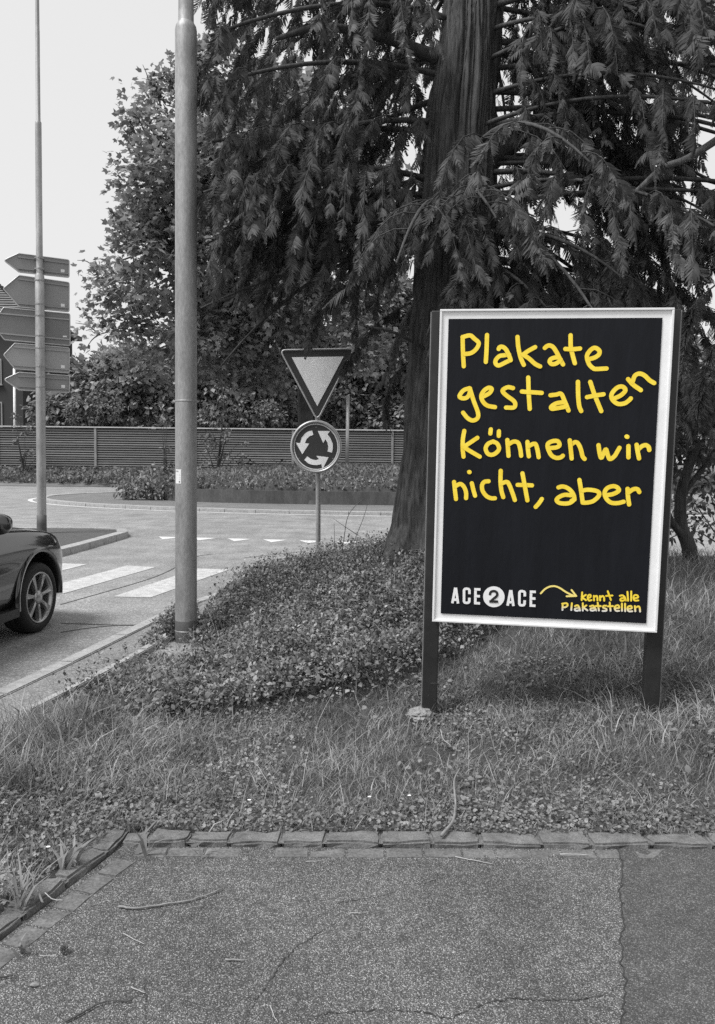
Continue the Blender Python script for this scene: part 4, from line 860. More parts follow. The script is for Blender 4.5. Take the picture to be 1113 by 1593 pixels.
def droop_branch(z0, az, ln, rise, sag, r0_=.032, dens=1.0, start=.16):
    s_ = trunk_at(z0); d = np.array([math.sin(az), math.cos(az), 0]); side = np.array([math.cos(az), -math.sin(az), 0]); bend = cr.normal(0, .12)
    ts = np.linspace(0, 1, 14); P = np.array([s_+d*ln*t_+side*ln*bend*t_*t_+np.array([0, 0, rise*t_-sag*t_**2.2]) for t_ in ts])
    okp = P[:, 0]/P[:, 1] > -.2
    ke = 14 if okp.all() else max(3, int(np.argmin(okp)))
    limbs.tube(P[:ke], np.linspace(r0_, .008, 14)[:ke], 7)
    n2 = int(ln*8.5*dens)
    for q in range(n2):
        t_ = start+(1-start)*(q+cr.random())/n2; b = np.array([np.interp(t_, ts, P[:, c]) for c in range(3)]); sg = 1 if q % 2 else -1
        l2 = (.35+.6*math.sin(math.pi*min(1, t_*.9+.1)))*cr.uniform(.7, 1.2); dd = side*sg*cr.uniform(.6, 1)+d*cr.uniform(.3, .9); dd /= np.linalg.norm(dd)
        hole = vnoise((b+dd*l2*.4)*1.25+3.7)
        if hole < (.42 if b[0] > 1.25 and b[2] > 4.0 else .3): continue
        if b[1] < 7.4 and abs(b[0]+dd[0]*l2*.5-1.0*b[1]/7.75) < .42 and b[2] > 4.3 and cr.random() < .8: continue
        if b[0] < .75 and (b[2]-.6*l2-CAM_H)/b[1] < .215+.05*(vnoise(b*1.7)-.5): continue
        u = np.linspace(0, 1, 6); Q = np.array([b+dd*l2*x*(1-.25*x)+np.array([0, 0, -.8*l2*x*x+.05*x]) for x in u]); (limbs.tube(Q, np.linspace(.006, .002, 6), 4, False) if Q[-1][0]/Q[-1][1] > -.205 else None)
        m_ = int(l2*24)
        for z in range(m_):
            x = .15+.85*(z+cr.random())/m_; p_ = np.array([np.interp(x, u, Q[:, c]) for c in range(3)]); s2 = 1 if z % 2 else -1
            d3 = dd*cr.uniform(.2, .9)+np.cross(dd, [0, 0, 1])*s2*cr.uniform(.2, .9)+np.array([0, 0, -cr.uniform(.6, 3.0)]); SPp.append(p_); SPd.append(d3); SPs.append(cr.uniform(.085, .24))
        SPp.append(Q[-1]); SPd.append(dd*.6+np.array([0, 0, -cr.uniform(.3, 1.2)])); SPs.append(cr.uniform(.13, .25))
# azimuth: 0 = away from the camera (+Y), 90 = right, 180 = towards the camera, 270 = left
for k_ in range(64):
    z0 = 3.6+5.4*(k_+cr.random())/64; az = R((k_*137.5+cr.uniform(-18, 18)) % 360); right_side = math.sin(az) > .1
    ln = cr.uniform(2.3, 3.6)*(1.0 if z0 < 6.5 else .9); 
    if math.cos(az) < -.6 and z0 > 4.5: continue
    if math.cos(az) < -.75: ln *= .72
    if math.sin(az) > .3: ln *= 1.2
    if math.sin(az) < -.2: ln = min(ln, 2.35/abs(math.sin(az)), 3.2)
    droop_branch(z0, az, ln, cr.uniform(.1, .7), cr.uniform(.7, 1.5), dens=.5 if right_side else .85)
for (z0, az, ln, rise, sag, dens) in [(3.9, 262, 2.7, .3, .7, 1.3), (4.3, 245, 2.6, .4, .8, 1.3), (4.8, 268, 3.0, .3, .9, 1.3), (5.3, 250, 2.9, .3, 1.0, 1.2), (3.7, 285, 2.3, .2, .8, 1.1), (5.8, 238, 3.0, .2, 1.0, 1.2), (6.3, 258, 3.2, .2, 1.2, 1.2),
        (3.5, 165, 1.5, .1, .7, 1.2), (3.8, 140, 1.9, .1, .8, 1.1), (4.1, 185, 1.7, .2, .8, 1.2), (4.4, 120, 2.4, .1, 1.0, 1.2), (3.6, 100, 2.3, .1, 1.0, 1.2), (4.6, 90, 2.9, .1, 1.3, 1.0), (3.6, 75, 2.6, .0, 1.0, 1.1), (3.3, 110, 2.4, .0, 1.2, 1.1), (4.0, 60, 3.0, .1, 1.2, 1.0), (3.2, 95, 2.7, .0, 1.3, 1.0)]:
    droop_branch(z0, R(az), ln, rise, sag, dens=dens)
for k_ in range(16):
    droop_branch(3.7+.28*k_+cr.uniform(-.1, .1), R(cr.uniform(55, 130)), cr.uniform(2.8, 4.3), cr.uniform(.1, .5), cr.uniform(.8, 1.5), dens=1.0, start=.12, r0_=.028)
for k_ in range(9):
    droop_branch(3.9+.3*k_, R(cr.uniform(92, 138)), cr.uniform(2.2, 3.3), cr.uniform(.1, .4), cr.uniform(.8, 1.4), dens=.95, start=.2, r0_=.024)
limb(limbs, [at(700, 95, 7.7), at(650, 78, 7.6), at(590, 55, 7.5), at(500, 42, 7.3), at(430, 60, 7.2)], .075, .02)
limb(limbs, [at(740, 275, 7.7), at(780, 235, 7.8), at(850, 185, 8.0), at(915, 105, 8.2), at(1010, 20, 8.5)], .12, .04)
limb(limbs, [at(690, 380, 7.6), at(600, 340, 7.4), at(530, 300, 7.3), at(515, 260, 7.2)], .03, .012)
limb(limbs, [at(690, 560, 7.6), at(620, 520, 7.3), at(560, 505, 7.2)], .022, .008)
o = limbs.build('limbs', M_LIMB, con, True)
b = MB(); limb(b, [at(955, 318, 6.5), at(990, 298, 6.4), at(1030, 262, 6.3), at(1070, 246, 6.2), at(1130, 208, 6.1), at(1260, 120, 5.9)], .02, .034); b.build('bare_branch', M_LIMB_LIT, con, True)
def hanging(P, n, r0_=.008):
    Q = smoothline(np.array(P), 6); MB().tube(Q, np.linspace(r0_, .003, len(Q)), 5).build('hanging_twig', M_LIMB, con, True)
    for k_ in range(n):
        i_ = int((.15+.85*cr.random())*(len(Q)-1)); t_ = Q[min(i_+1, len(Q)-1)]-Q[max(i_-1, 0)]; t_ /= np.linalg.norm(t_); sd_ = np.cross(t_, [0, 0, 1])
        SPp.append(Q[i_]); SPd.append(t_*.7+sd_*cr.choice([-1, 1])*cr.uniform(.2, .8)+np.array([0, 0, -cr.uniform(.3, 1.0)])); SPs.append(cr.uniform(.12, .22))
hanging([at(640, 470, 7.8), at(590, 500, 7.9), at(553, 545, 8.0), at(530, 572, 8.0)], 34)
hanging([at(640, 400, 7.6), at(560, 430, 7.5), at(500, 480, 7.5), at(478, 530, 7.5)], 50)
hanging([at(660, 330, 7.0), at(720, 330, 6.6), at(735, 365, 6.5), at(728, 400, 6.5)], 34)
hanging([at(760, 300, 7.0), at(735, 270, 6.7), at(700, 300, 6.6), at(685, 330, 6.6)], 34)
hanging([at(640, 560, 7.9), at(610, 590, 8.0), at(600, 640, 8.0), at(612, 680, 8.0)], 24)
hanging([at(1130, 430, 6.4), at(1085, 470, 6.2), at(1068, 520, 6.2), at(1065, 560, 6.2)], 44)
hanging([at(1150, 500, 6.8), at(1110, 540, 6.6), at(1092, 600, 6.6), at(1085, 640, 6.6)], 44)
SPp = np.array(SPp); SPd = np.array(SPd); SPs = np.array(SPs)
keep = (SPp[:, 2] > 1.9) & (SPp[:, 0]/SPp[:, 1] > -.192+.012*np.sin(SPp[:, 2]*7+1))
tp_ = np.stack([trunk_at(z)[:2] for z in SPp[:, 2]]); keep &= (SPp[:, 2] < 6.6) | (cr.random(len(SPp)) < .3); keep &= (SPp[:, 1] < 9.3) | (cr.random(len(SPp)) < .25); keep &= np.linalg.norm(SPp[:, :2]-tp_, axis=1) > .5
SPp, SPd, SPs = SPp[keep], SPd[keep], SPs[keep]
print('conifer sprays', len(SPp))
idx = cr.integers(0, 4, len(SPp)); parts = []
for k_ in range(4):
    s_ = idx == k_; Bm = basis(SPd[s_], rdir(s_.sum(), cr)*.7+np.array([0, 0, 1.])); parts.append(scatter(sprays[k_][0], sprays[k_][1], SPp[s_], Bm, SPs[s_]))
V, F = joinVF(parts); tag(mk('crown', V, F, M_CONI, con), kind='stuff')

# ------------------------------------------------------------------ broadleaf trees and shrubs
def crown_leaves(blobs, per_m3, size, tmpl, r, clump=.5, ncl=18, shell=.55, droop=.3):
    P = []; D = []; S = []
    for (c, rad_) in blobs:
        rad_ = np.asarray(rad_, float)*np.ones(3); vol = 4.19*rad_.prod(); nc_ = max(3, int(vol*per_m3/ncl))
        d = rdir(nc_, r); rr0 = shell+(1-shell)*r.random(nc_)**.7; cen = np.asarray(c)+d*rr0[:, None]*rad_
        for cc_ in range(nc_):
            q = rdir(ncl, r)*(r.random(ncl)**.5)[:, None]*clump*r.uniform(.5, 1.2); P.append(cen[cc_]+q)
            dd = q/(np.linalg.norm(q, axis=1)[:, None]+1e-6)*.6+d[cc_]*.5+rdir(ncl, r)*.7+np.array([0, 0, -droop]); D.append(dd); S.append(r.uniform(.6, 1.25, ncl)*size)
    P = np.concatenate(P); D = np.concatenate(D); S = np.concatenate(S); up = rdir(len(P), r)*.7+np.array([0, 0, 1.]); return scatter(tmpl[0], tmpl[1], P, basis(D, up), S)
def broad_tree(name, label, base, top, blobs, tr, per_m3, size, mat, seed, tmpl, clump=.55, group=None, ncl=18, droop=.3, shell=.55):
    r = np.random.default_rng(seed); t_ = thing(name, base, label, 'tree', group); mb = MB()
    P = np.array([base+np.array([0, 0, -.3]), base*.7+top*.3+np.array([.15, 0, 0]), base*.35+top*.65, top]); limb(mb, P, tr, tr*.3, 12); mb.build('trunk', M_LIMB, t_, True)
    lb = MB()
    for (c, rad_) in blobs:
        s_ = base+(top-base)*r.uniform(.25, .8); c = np.asarray(c); limb(lb, [s_, s_*.5+c*.5+np.array([0, 0, .3]), c], tr*.28, .025, 6, 4)
        for q in range(3): e = c+rdir(1, r)[0]*np.asarray(rad_)*.9; limb(lb, [c, (c+e)/2+np.array([0, 0, .15]), e], .035, .01, 5, 3)
    lb.build('limbs', M_LIMB, t_, True)
    V, F = crown_leaves(blobs, per_m3, size, tmpl, r, clump, ncl, shell, droop)
    if name == 'plane_tree': L_ = V.reshape(-1, len(tmpl[0]), 3); L_ = L_[(L_[:, 0, 1] < 35.2) | (r.random(len(L_)) < .15)]; V, F = L_.reshape(-1, 3), (tmpl[1][None]+(np.arange(len(L_))*len(tmpl[0]))[:, None, None]).reshape(-1, 3)
    tag(mk('crown', V, F, mat, t_), kind='stuff'); return t_
tr_ = np.random.default_rng(5)
pb_ = [(300,160,70),(238,150,52),(345,115,60),(225,205,42),(262,290,80),(205,330,38),(350,250,95),(450,200,95),(245,400,75),(150,418,34),(200,470,65),(330,390,95),(430,340,105),(535,290,95),(155,520,45),(240,545,65),(330,520,80),(430,470,95),(545,420,85),(600,330,75),(400,570,55),(560,530,55),(165,585,36)]
blobs = []
for (x, y, r_) in pb_:
    Y = 34+tr_.uniform(-2.5, 3.0); c = at(x, y, Y); blobs.append((c, np.array([1, 1.1, 1])*r_*Y/CAM_F*.95))
bp_ = at(478, 700, 37.0); bp_[2] = bedz(bp_[0], bp_[1])
broad_tree('plane_tree', 'large broad-leaved tree with lobed leaves rising behind the give way sign', bp_, at(440, 180, 36.5), blobs, .4, 62, .3, M_PLANE, 11, five_leaf(), .6, shell=.35)
def bt(label, x, base_y, tops, Y, mat, seed, per=52, size=.5):
    bs = [(at(a, c, Y+tr_.uniform(-1.5, 1.5)), np.array([1, .8, 1])*r_*Y/CAM_F) for a, c, r_ in tops]; b0 = at(x, base_y, Y); b0[2] = 1.15
    broad_tree('background_tree', label, b0, np.mean([c for c, r_ in bs], 0)+np.array([0, 0, .5]), bs, .32, per, size, mat, seed, quad_leaf(.34), .8, 'trees behind the slat fence', ncl=14)
bt('dark bushy tree behind the fence between lamp post and give way sign', 340, 690, [(330, 590, 55), (390, 560, 60), (310, 520, 50), (420, 500, 60), (280, 610, 38), (370, 640, 40), (320, 650, 35), (430, 640, 38), (270, 655, 26)], 60, M_BTREE, 31)
bt('dark tree filling the gap between give way sign and conifer trunk', 585, 690, [(560, 570, 55), (620, 540, 60), (590, 480, 60), (540, 620, 35), (640, 610, 45), (520, 500, 50), (600, 655, 36), (540, 655, 30), (480, 650, 32), (640, 660, 30)], 62, M_BTREE, 32)
bt('dark low tree behind the fence beside the tall arrow sign pole', 150, 690, [(150, 600, 42), (200, 580, 45), (110, 620, 30), (230, 620, 36), (175, 640, 30), (90, 648, 26), (66, 640, 24), (78, 612, 22), (250, 650, 26), (130, 655, 26)], 58, M_BTREE, 33)
bt('dark tree mostly hidden behind the poster board', 800, 700, [(760, 560, 80), (860, 560, 90), (950, 600, 90), (800, 640, 60), (1040, 600, 80), (1100, 660, 60), (1000, 520, 60)], 50, M_BTREE, 34)
bt('wide pale tree far behind the fence left of the lamp post', 180, 690, [(110, 600, 45), (180, 600, 55), (250, 600, 55), (90, 640, 34), (150, 640, 40), (215, 642, 40), (270, 645, 40)], 74, M_BTREE, 35, 26, .7)
bt('wide pale tree far behind the fence right of the lamp post', 450, 690, [(330, 600, 60), (420, 600, 60), (510, 600, 60), (600, 600, 60), (360, 645, 40), (460, 645, 40), (550, 645, 40), (630, 645, 40)], 76, M_BTREE, 36, 26, .7)
def shrub(name, label, x, yb, Y, blobs_px, mat, seed, size=.16, per=60, zb=None, tmpl=None, group=None, clump=.25, shell=.5, cat='shrub', droop=.3, ncl=14):
    r = np.random.default_rng(seed); b0 = at(x, yb, Y)
    if zb is not None: b0[2] = zb
    bs = [(at(a, c, Y+r.uniform(-.15, .15)*2), np.array([1, .8, 1])*np.array([rx, (rx+ry)/2, ry])*Y/CAM_F) for a, c, rx, ry in blobs_px]
    t_ = thing(name, b0, label, cat, group); mb = MB()
    for c, rd_ in bs:
        for q in range(3): e = c+rdir(1, r)[0]*rd_*.8; limb(mb, [b0+np.array([r.uniform(-.1, .1), 0, 0]), (b0+e)/2+np.array([r.uniform(-.1, .1), 0, .1]), e], .03*Y/40+.006, .006, 5, 4)
    mb.build('stems', M_LIMB, t_, True)
    V, F = crown_leaves(bs, per, size, tmpl or quad_leaf(.3), r, clump, ncl, shell, droop); tag(mk('foliage', V, F, mat, t_), kind='stuff'); return t_
shrub('round_shrub', 'rounded pale-tipped shrub at the left end of the roundabout bed', 240, 778, 31.0, [(215, 754, 36, 22), (255, 748, 45, 27), (292, 750, 30, 27), (240, 765, 58, 14), (200, 764, 24, 14)], M_SHRUBL, 41, .16, 330, 0.09, droop=1.0)
for i, (x, w_, lab) in enumerate([(40, 26, 'low clipped shrub before the fence left of the sign pole'), (95, 28, 'low shrub before the fence just right of the sign pole'), (140, 28, 'low shrub before the fence between sign pole and round shrub'), (180, 24, 'low shrub before the fence behind the round shrub')]):
    shrub('low_shrub', lab, x, 752, 48.6, [(x-8, 741, w_*.8, 11), (x+9, 739, w_*.75, 12)], M_SHRUB, 50+i, .22, 60, .12, group='low shrubs along the fence')
shrub('low_shrub', 'low shrub at the foot of the fence at the left picture edge', 5, 745, 49.5, [(3, 735, 22, 9)], M_SHRUB, 57, .2, 60, .2, group='low shrubs along the fence')
shrub('climbing_shrub', 'upright shrub growing over the fence left of the sign pole', 36, 735, 51.5, [(38, 690, 20, 34), (30, 660, 13, 20), (45, 720, 22, 16)], M_SHRUB, 61, .28, 26, .6)
shrub('climbing_shrub', 'thin straggly shrub on the fence just left of the lamp post', 258, 735, 51.5, [(262, 700, 14, 28), (255, 660, 10, 16), (268, 725, 12, 12)], M_SHRUB, 62, .26, 14, .6)
shrub('weeping_shrub', 'tall loose shrub before the fence just right of the lamp post', 338, 735, 42.5, [(335, 670, 36, 50), (350, 620, 30, 30), (318, 715, 28, 24), (360, 700, 26, 30)], M_SHRUB, 63, .22, 32, .9, droop=.8)
shrub('dark_shrub', 'dark low shrub on the bed left of the round sign', 415, 738, 38.0, [(400, 722, 28, 16), (435, 722, 22, 14), (378, 728, 18, 11)], M_SHRUBD, 64, .2, 60, 1.0)
shrub('garden_shrub', 'rounded leafy shrub showing above the fence right of the sign pole', 150, 690, 55.5, [(130, 636, 30, 26), (165, 632, 34, 28), (195, 644, 24, 20), (110, 648, 20, 16)], M_SHRUBL, 65, .26, 70, 1.2)
shrub('garden_shrub', 'pale shrub above the fence left of the give way sign', 400, 690, 55.5, [(390, 636, 28, 30), (420, 645, 26, 24)], M_SHRUBL, 66, .26, 60, 1.2)
# right-hand shrubby tree behind the board
b0 = at(1080, 893, 8.6); b0[2] = float(hz(b0[0], b0[1]))
st_ = thing('leaning_shrub', b0, 'dark shrub with a bent bare stem right of the poster board', 'shrub')
mb = MB(); limb(mb, [b0-[0, 0, .2], at(1072, 850, 8.6), at(1060, 815, 8.6), at(1062, 760, 8.6), at(1085, 690, 8.6)], .09, .045, 10); limb(mb, [at(1064, 835, 8.6), at(1045, 810, 8.5), at(1030, 770, 8.5)], .05, .02); limb(mb, [at(1062, 770, 8.6), at(1100, 720, 8.7), at(1140, 660, 8.8)], .035, .015); mb.build('stems', M_LIMB, st_, True)
r_s = np.random.default_rng(71)
V, F = crown_leaves([(at(1090, 690, 8.7), (.55, .5, .5)), (at(1050, 640, 8.9), (.5, .5, .5)), (at(1130, 620, 8.9), (.6, .5, .6)), (at(1010, 700, 9.0), (.5, .5, .6)), (at(1120, 760, 9.2), (.5, .4, .3))], 420, .11, oval_leaf(.22), r_s, .22, 12, .3, .6); tag(mk('foliage', V, F, M_SHRUBD, st_), kind='stuff')
for i, (x, y, Y, rx, ry, lab) in enumerate([(1020, 790, 11.8, 90, 75, 'dense dark hedge bush behind the poster board'), (1130, 780, 12.2, 80, 70, 'dense dark hedge bush at the right picture edge'), (860, 790, 12.0, 90, 70, 'dense dark hedge bush hidden behind the middle of the board')]):
    shrub('hedge_bush', lab, x, y+70, Y, [(x, y, rx, ry), (x+30, y-40, rx*.6, ry*.5), (x-40, y+10, rx*.6, ry*.7)], M_SHRUB if i == 1 else M_SHRUBD, 80+i, .1, 300, .3, oval_leaf(.28), 'hedge bushes at the back of the bank')
# planting on the roundabout bed
r_b = np.random.default_rng(90); n = 30000
x = r_b.uniform(-8.8, 12.8, n); y = r_b.uniform(29, 39, n); ok = (np.abs((x-2)/11)**3+np.abs((y-35.5)/6.6)**3) < .97; x, y = x[ok], y[ok]; P = np.c_[x, y, bedz(x, y)+r_b.uniform(-.02, .08, len(x))]
D = rdir(len(P), r_b)+np.array([0, 0, .4]); q1 = scatter(*quad_leaf(.3), P, basis(D, rdir(len(P), r_b)), r_b.uniform(.07, .18, len(P)))
n = 9000; x = r_b.uniform(-8.8, 12.8, n); y = r_b.uniform(29, 38, n); ok = (np.abs((x-2)/11)**3+np.abs((y-35.5)/6.6)**3) < .97; x, y = x[ok], y[ok]
q2 = blades(np.c_[x, y, bedz(x, y)-.02], r_b.uniform(.1, .35, len(x)), r_b.uniform(.008, .02, len(x)), r_b.uniform(0, .3, len(x)), r_b.uniform(.1, .8, len(x)), r_b.uniform(0, 6.28, len(x)), r_b)
V, F = joinVF([q1, q2]); tag(mk('bed_planting', V, F, M_SHRUBL), 'low ground-cover planting on the roundabout bed', 'ground cover', kind='stuff')
# verge ground cover under the fence
n = 9000; x = r_b.uniform(-32, 14, n); y = r_b.uniform(48.4, 52.8, n); z = np.interp(y, [p_[0] for p_ in prof_v], [p_[1] for p_ in prof_v]) if 'prof_v' in globals() else np.interp(y, [48.3, 50, 52, 54], [.14, .35, .9, 1.15])
q1 = scatter(*quad_leaf(.3), np.c_[x, y, z+r_b.uniform(0, .15, n)], basis(rdir(n, r_b)+np.array([0, 0, .4]), rdir(n, r_b)), r_b.uniform(.15, .35, n))
tag(mk('verge_planting', *q1, M_SHRUB), 'low ground cover on the verge below the slat fence', 'ground cover', kind='stuff')

# ------------------------------------------------------------------ bank vegetation
gr = np.random.default_rng(123)
def ivy_weight(x, y):
    """1 inside the bramble and ivy patch, 0 on the mown grass"""
    fr_ = np.interp(x, [-2.6, -1.7, -1.2, -.6, -.1, .35, .8, 1.6, 3, 6], [5.15, 4.75, 4.75, 4.8, 5.0, 5.25, 5.6, 6.6, 8.2, 9.5])
    return np.clip((y-fr_+.35*(fbm(np.stack([x, y, x*0+3], -1), 1.8, 3)-.5))/.25+.5, 0, 1)
def pts(n, x0, x1, y0, y1, dens=None):
    x = gr.uniform(x0, x1, n); y = gr.uniform(y0, y1, n); ok = ~in_pad(x, y, .1) & ~off_bank(x, y, .03)
    if dens is not None: ok &= gr.random(n) < dens(x, y)
    x, y = x[ok], y[ok]; return x, y, hz(x, y)
# ground cover patch: leafy shoots, leaves spread through a cushion of 5 to 18 cm
x, y, z = pts(360000, -2.3, 3.2, 4.3, 10.2, ivy_weight)
cush = .03+.26*np.clip(fbm(np.stack([x, y, x*0+8], -1), 3.4, 4)-.22, 0, 1)**1.15
cush *= np.clip((x+1.9)/.8, .35, 1)*np.clip(np.hypot(x+1.5, (y-6.7)*.7)/.55, .45, 1); cush += .13*np.exp(-((y-np.interp(x, [-1.2, -.6, -.1, .35, .8, 1.6], [4.9, 4.95, 5.15, 5.4, 5.8, 6.8]))/.3)**2)*np.clip((x+1.0)/.8, 0, 1); hgt_ = cush*gr.random(len(x))**.45
P = np.c_[x, y, z+hgt_]
for (cx_, cy_, cz_, rx_, n_c) in ((-1.74, 7.22, .1, .17, 1500), (-1.7, 7.55, .12, .2, 1600), (-1.38, 7.0, .05, .14, 900), (-1.8, 6.85, .03, .12, 600)):
    P = np.concatenate([P, np.array([cx_, cy_, cz_])+rdir(n_c, gr)*(gr.random(n_c)**.4)[:, None]*np.array([rx_, rx_*1.2, rx_*.8])])
P = P[(np.hypot(P[:, 0]+1.56, P[:, 1]-7.1) > .115) & (P[:, 2] > -.06)]; y = P[:, 1]; D = rdir(len(P), gr)*.9+np.array([-.15, -.25, .35])
iv = scatter(*quad_leaf(.33), P, basis(D, rdir(len(P), gr)*.8+np.array([0, -.2, 1.])), gr.gamma(5, .0053, len(P)).clip(.01, .055)*(1-.03*np.clip(y-5, 0, 5)))
tag(mk('ground_cover', *iv, M_IVY), 'dense leafy ground cover cushioning the bank under the conifer', 'ground cover', kind='stuff')
# sprigs that break the outline of the cushion
x, y, z = pts(5000, -2.2, 2.6, 4.8, 9.8, lambda x, y: ivy_weight(x, y)*(np.hypot(x+1.5, (y-6.6)*.8) > .5)); L = []
P0 = np.c_[x, y, z+.1]; aim = rdir(len(x), gr)*.5+np.array([0, 0, 1.]); aim /= np.linalg.norm(aim, axis=1)[:, None]; ln = gr.uniform(.06, .17, len(x))
for t_ in (.3, .55, .8, 1.0):
    L.append(scatter(*quad_leaf(.32), P0+aim*(ln*t_)[:, None], basis(rdir(len(x), gr)+np.array([0, 0, .2])), gr.uniform(.02, .042, len(x))))
V, F = joinVF(L); tag(mk('leafy_sprigs', V, F, M_IVY), 'leafy sprigs standing out of the ground cover on the bank', 'ground cover', kind='stuff')
x, y, z = pts(1500, -2.2, 2.6, 4.8, 9.6, ivy_weight); n = len(x)
q = blades(np.c_[x, y, z+.02], gr.uniform(.12, .34, n), gr.uniform(.0012, .0026, n), gr.uniform(.1, 1.6, n), gr.uniform(.0, .8, n), gr.uniform(0, 6.28, n), gr)
tag(mk('dry_stems', *q, M_STRAW), 'thin pale dry stems poking out of the ground cover', 'stems', kind='stuff')
# grass
gd = lambda x, y: np.clip(1-ivy_weight(x, y)*.93, 0, 1)*np.clip(-.55+2.6*fbm(np.stack([x, y, x*0], -1), 2.6, 4), .12, 1)
x, y, z = pts(210000, -2.9, 3.0, 2.0, 6.8, gd); n = len(x)
tall = np.clip((-x-.7)/1.0, 0, 1)*np.clip((5.6-y)/1.0, 0, 1); near = np.clip((3.7-y)/.25, 0, 1)
H = gr.gamma(2.6, .018, n)*(1+1.1*tall)*(1-.45*near)*(.6+.8*fbm(np.stack([x, y, x*0+5], -1), 3.0, 2))+.02
g1 = blades(np.c_[x, y, z-.01], H, np.where(gr.random(n) < .1, gr.uniform(.0025, .0045, n), gr.uniform(.0009, .002, n))*(1+.5*tall), gr.uniform(0, .55, n), gr.uniform(.1, 1.0, n), gr.uniform(0, 6.28, n), gr)
x, y, z = pts(20000, 1.4, 9.0, 4.2, 11.0, lambda x, y: 1-ivy_weight(x, y)*.6); n = len(x)
g2 = blades(np.c_[x, y, z-.01], gr.uniform(.06, .24, n), gr.uniform(.002, .004, n), gr.uniform(0, .5, n), gr.uniform(.2, 1.0, n), gr.uniform(0, 6.28, n), gr)
V, F = joinVF([g1, g2]); tag(mk('grass', V, F, M_GRASS), 'uneven short grass on the bank in front of and beside the board', 'grass', kind='stuff')
x, y, z = pts(1500, -2.6, 2.8, 3.2, 6.4, lambda x, y: 1-ivy_weight(x, y)*.7); n = len(x)
q = blades(np.c_[x, y, z], gr.uniform(.06, .2, n), gr.uniform(.0008, .0018, n), gr.uniform(.1, 1.3, n), gr.uniform(.1, 1.3, n), gr.uniform(0, 6.28, n), gr)
tag(mk('dry_grass', *q, M_STRAW), 'pale dry grass stalks among the green grass of the bank', 'grass', kind='stuff')
# small round leaves hugging the ground, thickest along the kerb
rd_ = lambda x, y: np.clip(.3+1.1*np.exp(-((y-3.4)/.16)**2)+2.4*(fbm(np.stack([x, y, x*0+11], -1), 1.7, 3)-.52), 0, 1)*(1-ivy_weight(x, y))
x, y, z = pts(80000, -2.6, 2.8, 2.2, 5.4, rd_); n = len(x)
q = scatter(*round_leaf(), np.c_[x, y, z+.055*gr.random(n)**1.5], basis(rdir(n, gr)*np.array([1, 1, .35]), rdir(n, gr)*.45+np.array([0, -.25, 1.])), gr.uniform(.008, .022, n))
tag(mk('round_leaf_weeds', *q, M_IVY2), 'small round-leaved weeds carpeting the soil along the kerb', 'ground cover', kind='stuff')
# broad pale leaves in loose patches
x, y, z = pts(3500, -2.0, 2.6, 3.5, 5.2, lambda x, y: (1-ivy_weight(x, y))*np.clip(3.2*(fbm(np.stack([x, y, x*0+21], -1), 1.5, 2)-.5), 0, 1)); n = len(x)
q = scatter(*oval_leaf(.36, .08), np.c_[x, y, z+.02+.04*gr.random(n)], basis(rdir(n, gr)*np.array([1, 1, .4]), rdir(n, gr)*.4+np.array([0, -.3, 1.])), gr.uniform(.02, .045, n))
tag(mk('broad_leaf_weeds', *q, M_WEED), 'loose patches of broad pale weed leaves in the grass', 'ground cover', kind='stuff')

# ------------------------------------------------------------------ single weeds, daisies, twigs
def weed(label, x, y, n, h, seed, spread=.5, wd=.008):
    r = np.random.default_rng(seed); c = gp(x, y, .05); c[2] = float(hz(c[0], c[1])) if not in_pad(c[0], c[1], .0) else .015
    P = c+np.c_[r.normal(0, .02, n), r.normal(0, .02, n), np.zeros(n)]
    q = blades(P, r.uniform(.6, 1.1, n)*h, np.full(n, wd), r.uniform(0, spread, n), r.uniform(.1, .8, n), r.uniform(0, 6.28, n), r)
    o = mk('weed_tuft', *q, M_WEED, at0=c); tag(o, label, 'weed', 'broad weeds near the kerb corner')
weed('two long upright weed leaves in the kerb corner', 222, 1318, 5, .16, 1, .25, .008)
weed('weed tuft at the left kerb beside the pale dry leaf', 105, 1345, 16, .13, 2)
weed('spiky grass tuft above the left kerb stones', 35, 1405, 26, .16, 3, .7, .005)
weed('small weed growing in the gutter at the left picture edge', 38, 1468, 7, .06, 4, .6, .007)
weed('small weed in the joint of the kerb stones near the corner', 318, 1318, 9, .05, 5, .8, .004)
weed('long-leaved weed standing among the ground cover near the path', 125, 1135, 12, .26, 6, .4, .012)
weed('upright weed leaves at the edge of the ground cover left of the lamp post', 205, 1160, 9, .2, 7, .4, .011)
def twig(label, ptsx, rad_, mat, onz=.016, lift=None, taper=.6):
    P = []
    for q in ptsx:
        p_ = gp(q[0], q[1], onz); P.append([p_[0], p_[1], onz+rad_*.8])
    P = np.array(P); b = MB(); L = smoothline(P, 6) if len(P) > 2 else np.linspace(P[0], P[1], 6); L = L+np.c_[gr.normal(0, rad_*.35, (len(L), 2)), np.abs(gr.normal(0, rad_*.3, len(L)))]
    b.tube(L, np.linspace(rad_, rad_*taper, len(L)), 6); o = b.build('twig', mat, None, True, at0=P.mean(0)); tag(o, label, 'twig', 'fallen twigs on the asphalt'); return o
twig('long curved brown twig on the asphalt below the kerb corner', [(185, 1412), (211, 1415), (257, 1408), (302, 1401), (347, 1384)], .0042, M_TWIG)
twig('short pale straw below the long curved twig', [(192, 1453), (208, 1462), (225, 1470)], .0018, M_TWIGP)
twig('small grey twig right of the pale straw', [(351, 1494), (381, 1496)], .0032, M_TWIG)
twig('tiny pale straw left of the small dark cone', [(62, 1488), (87, 1488)], .0015, M_TWIGP)
twig('pale straw beside the crack near the bottom left', [(204, 1537), (226, 1546)], .002, M_TWIGP)
twig('dark forked twig at the bottom edge of the asphalt', [(102, 1591), (130, 1577), (158, 1562), (206, 1558)], .0035, M_TWIGD)
twig('dark twig end at the left edge of the asphalt', [(-8, 1525), (19, 1520)], .004, M_TWIGD)
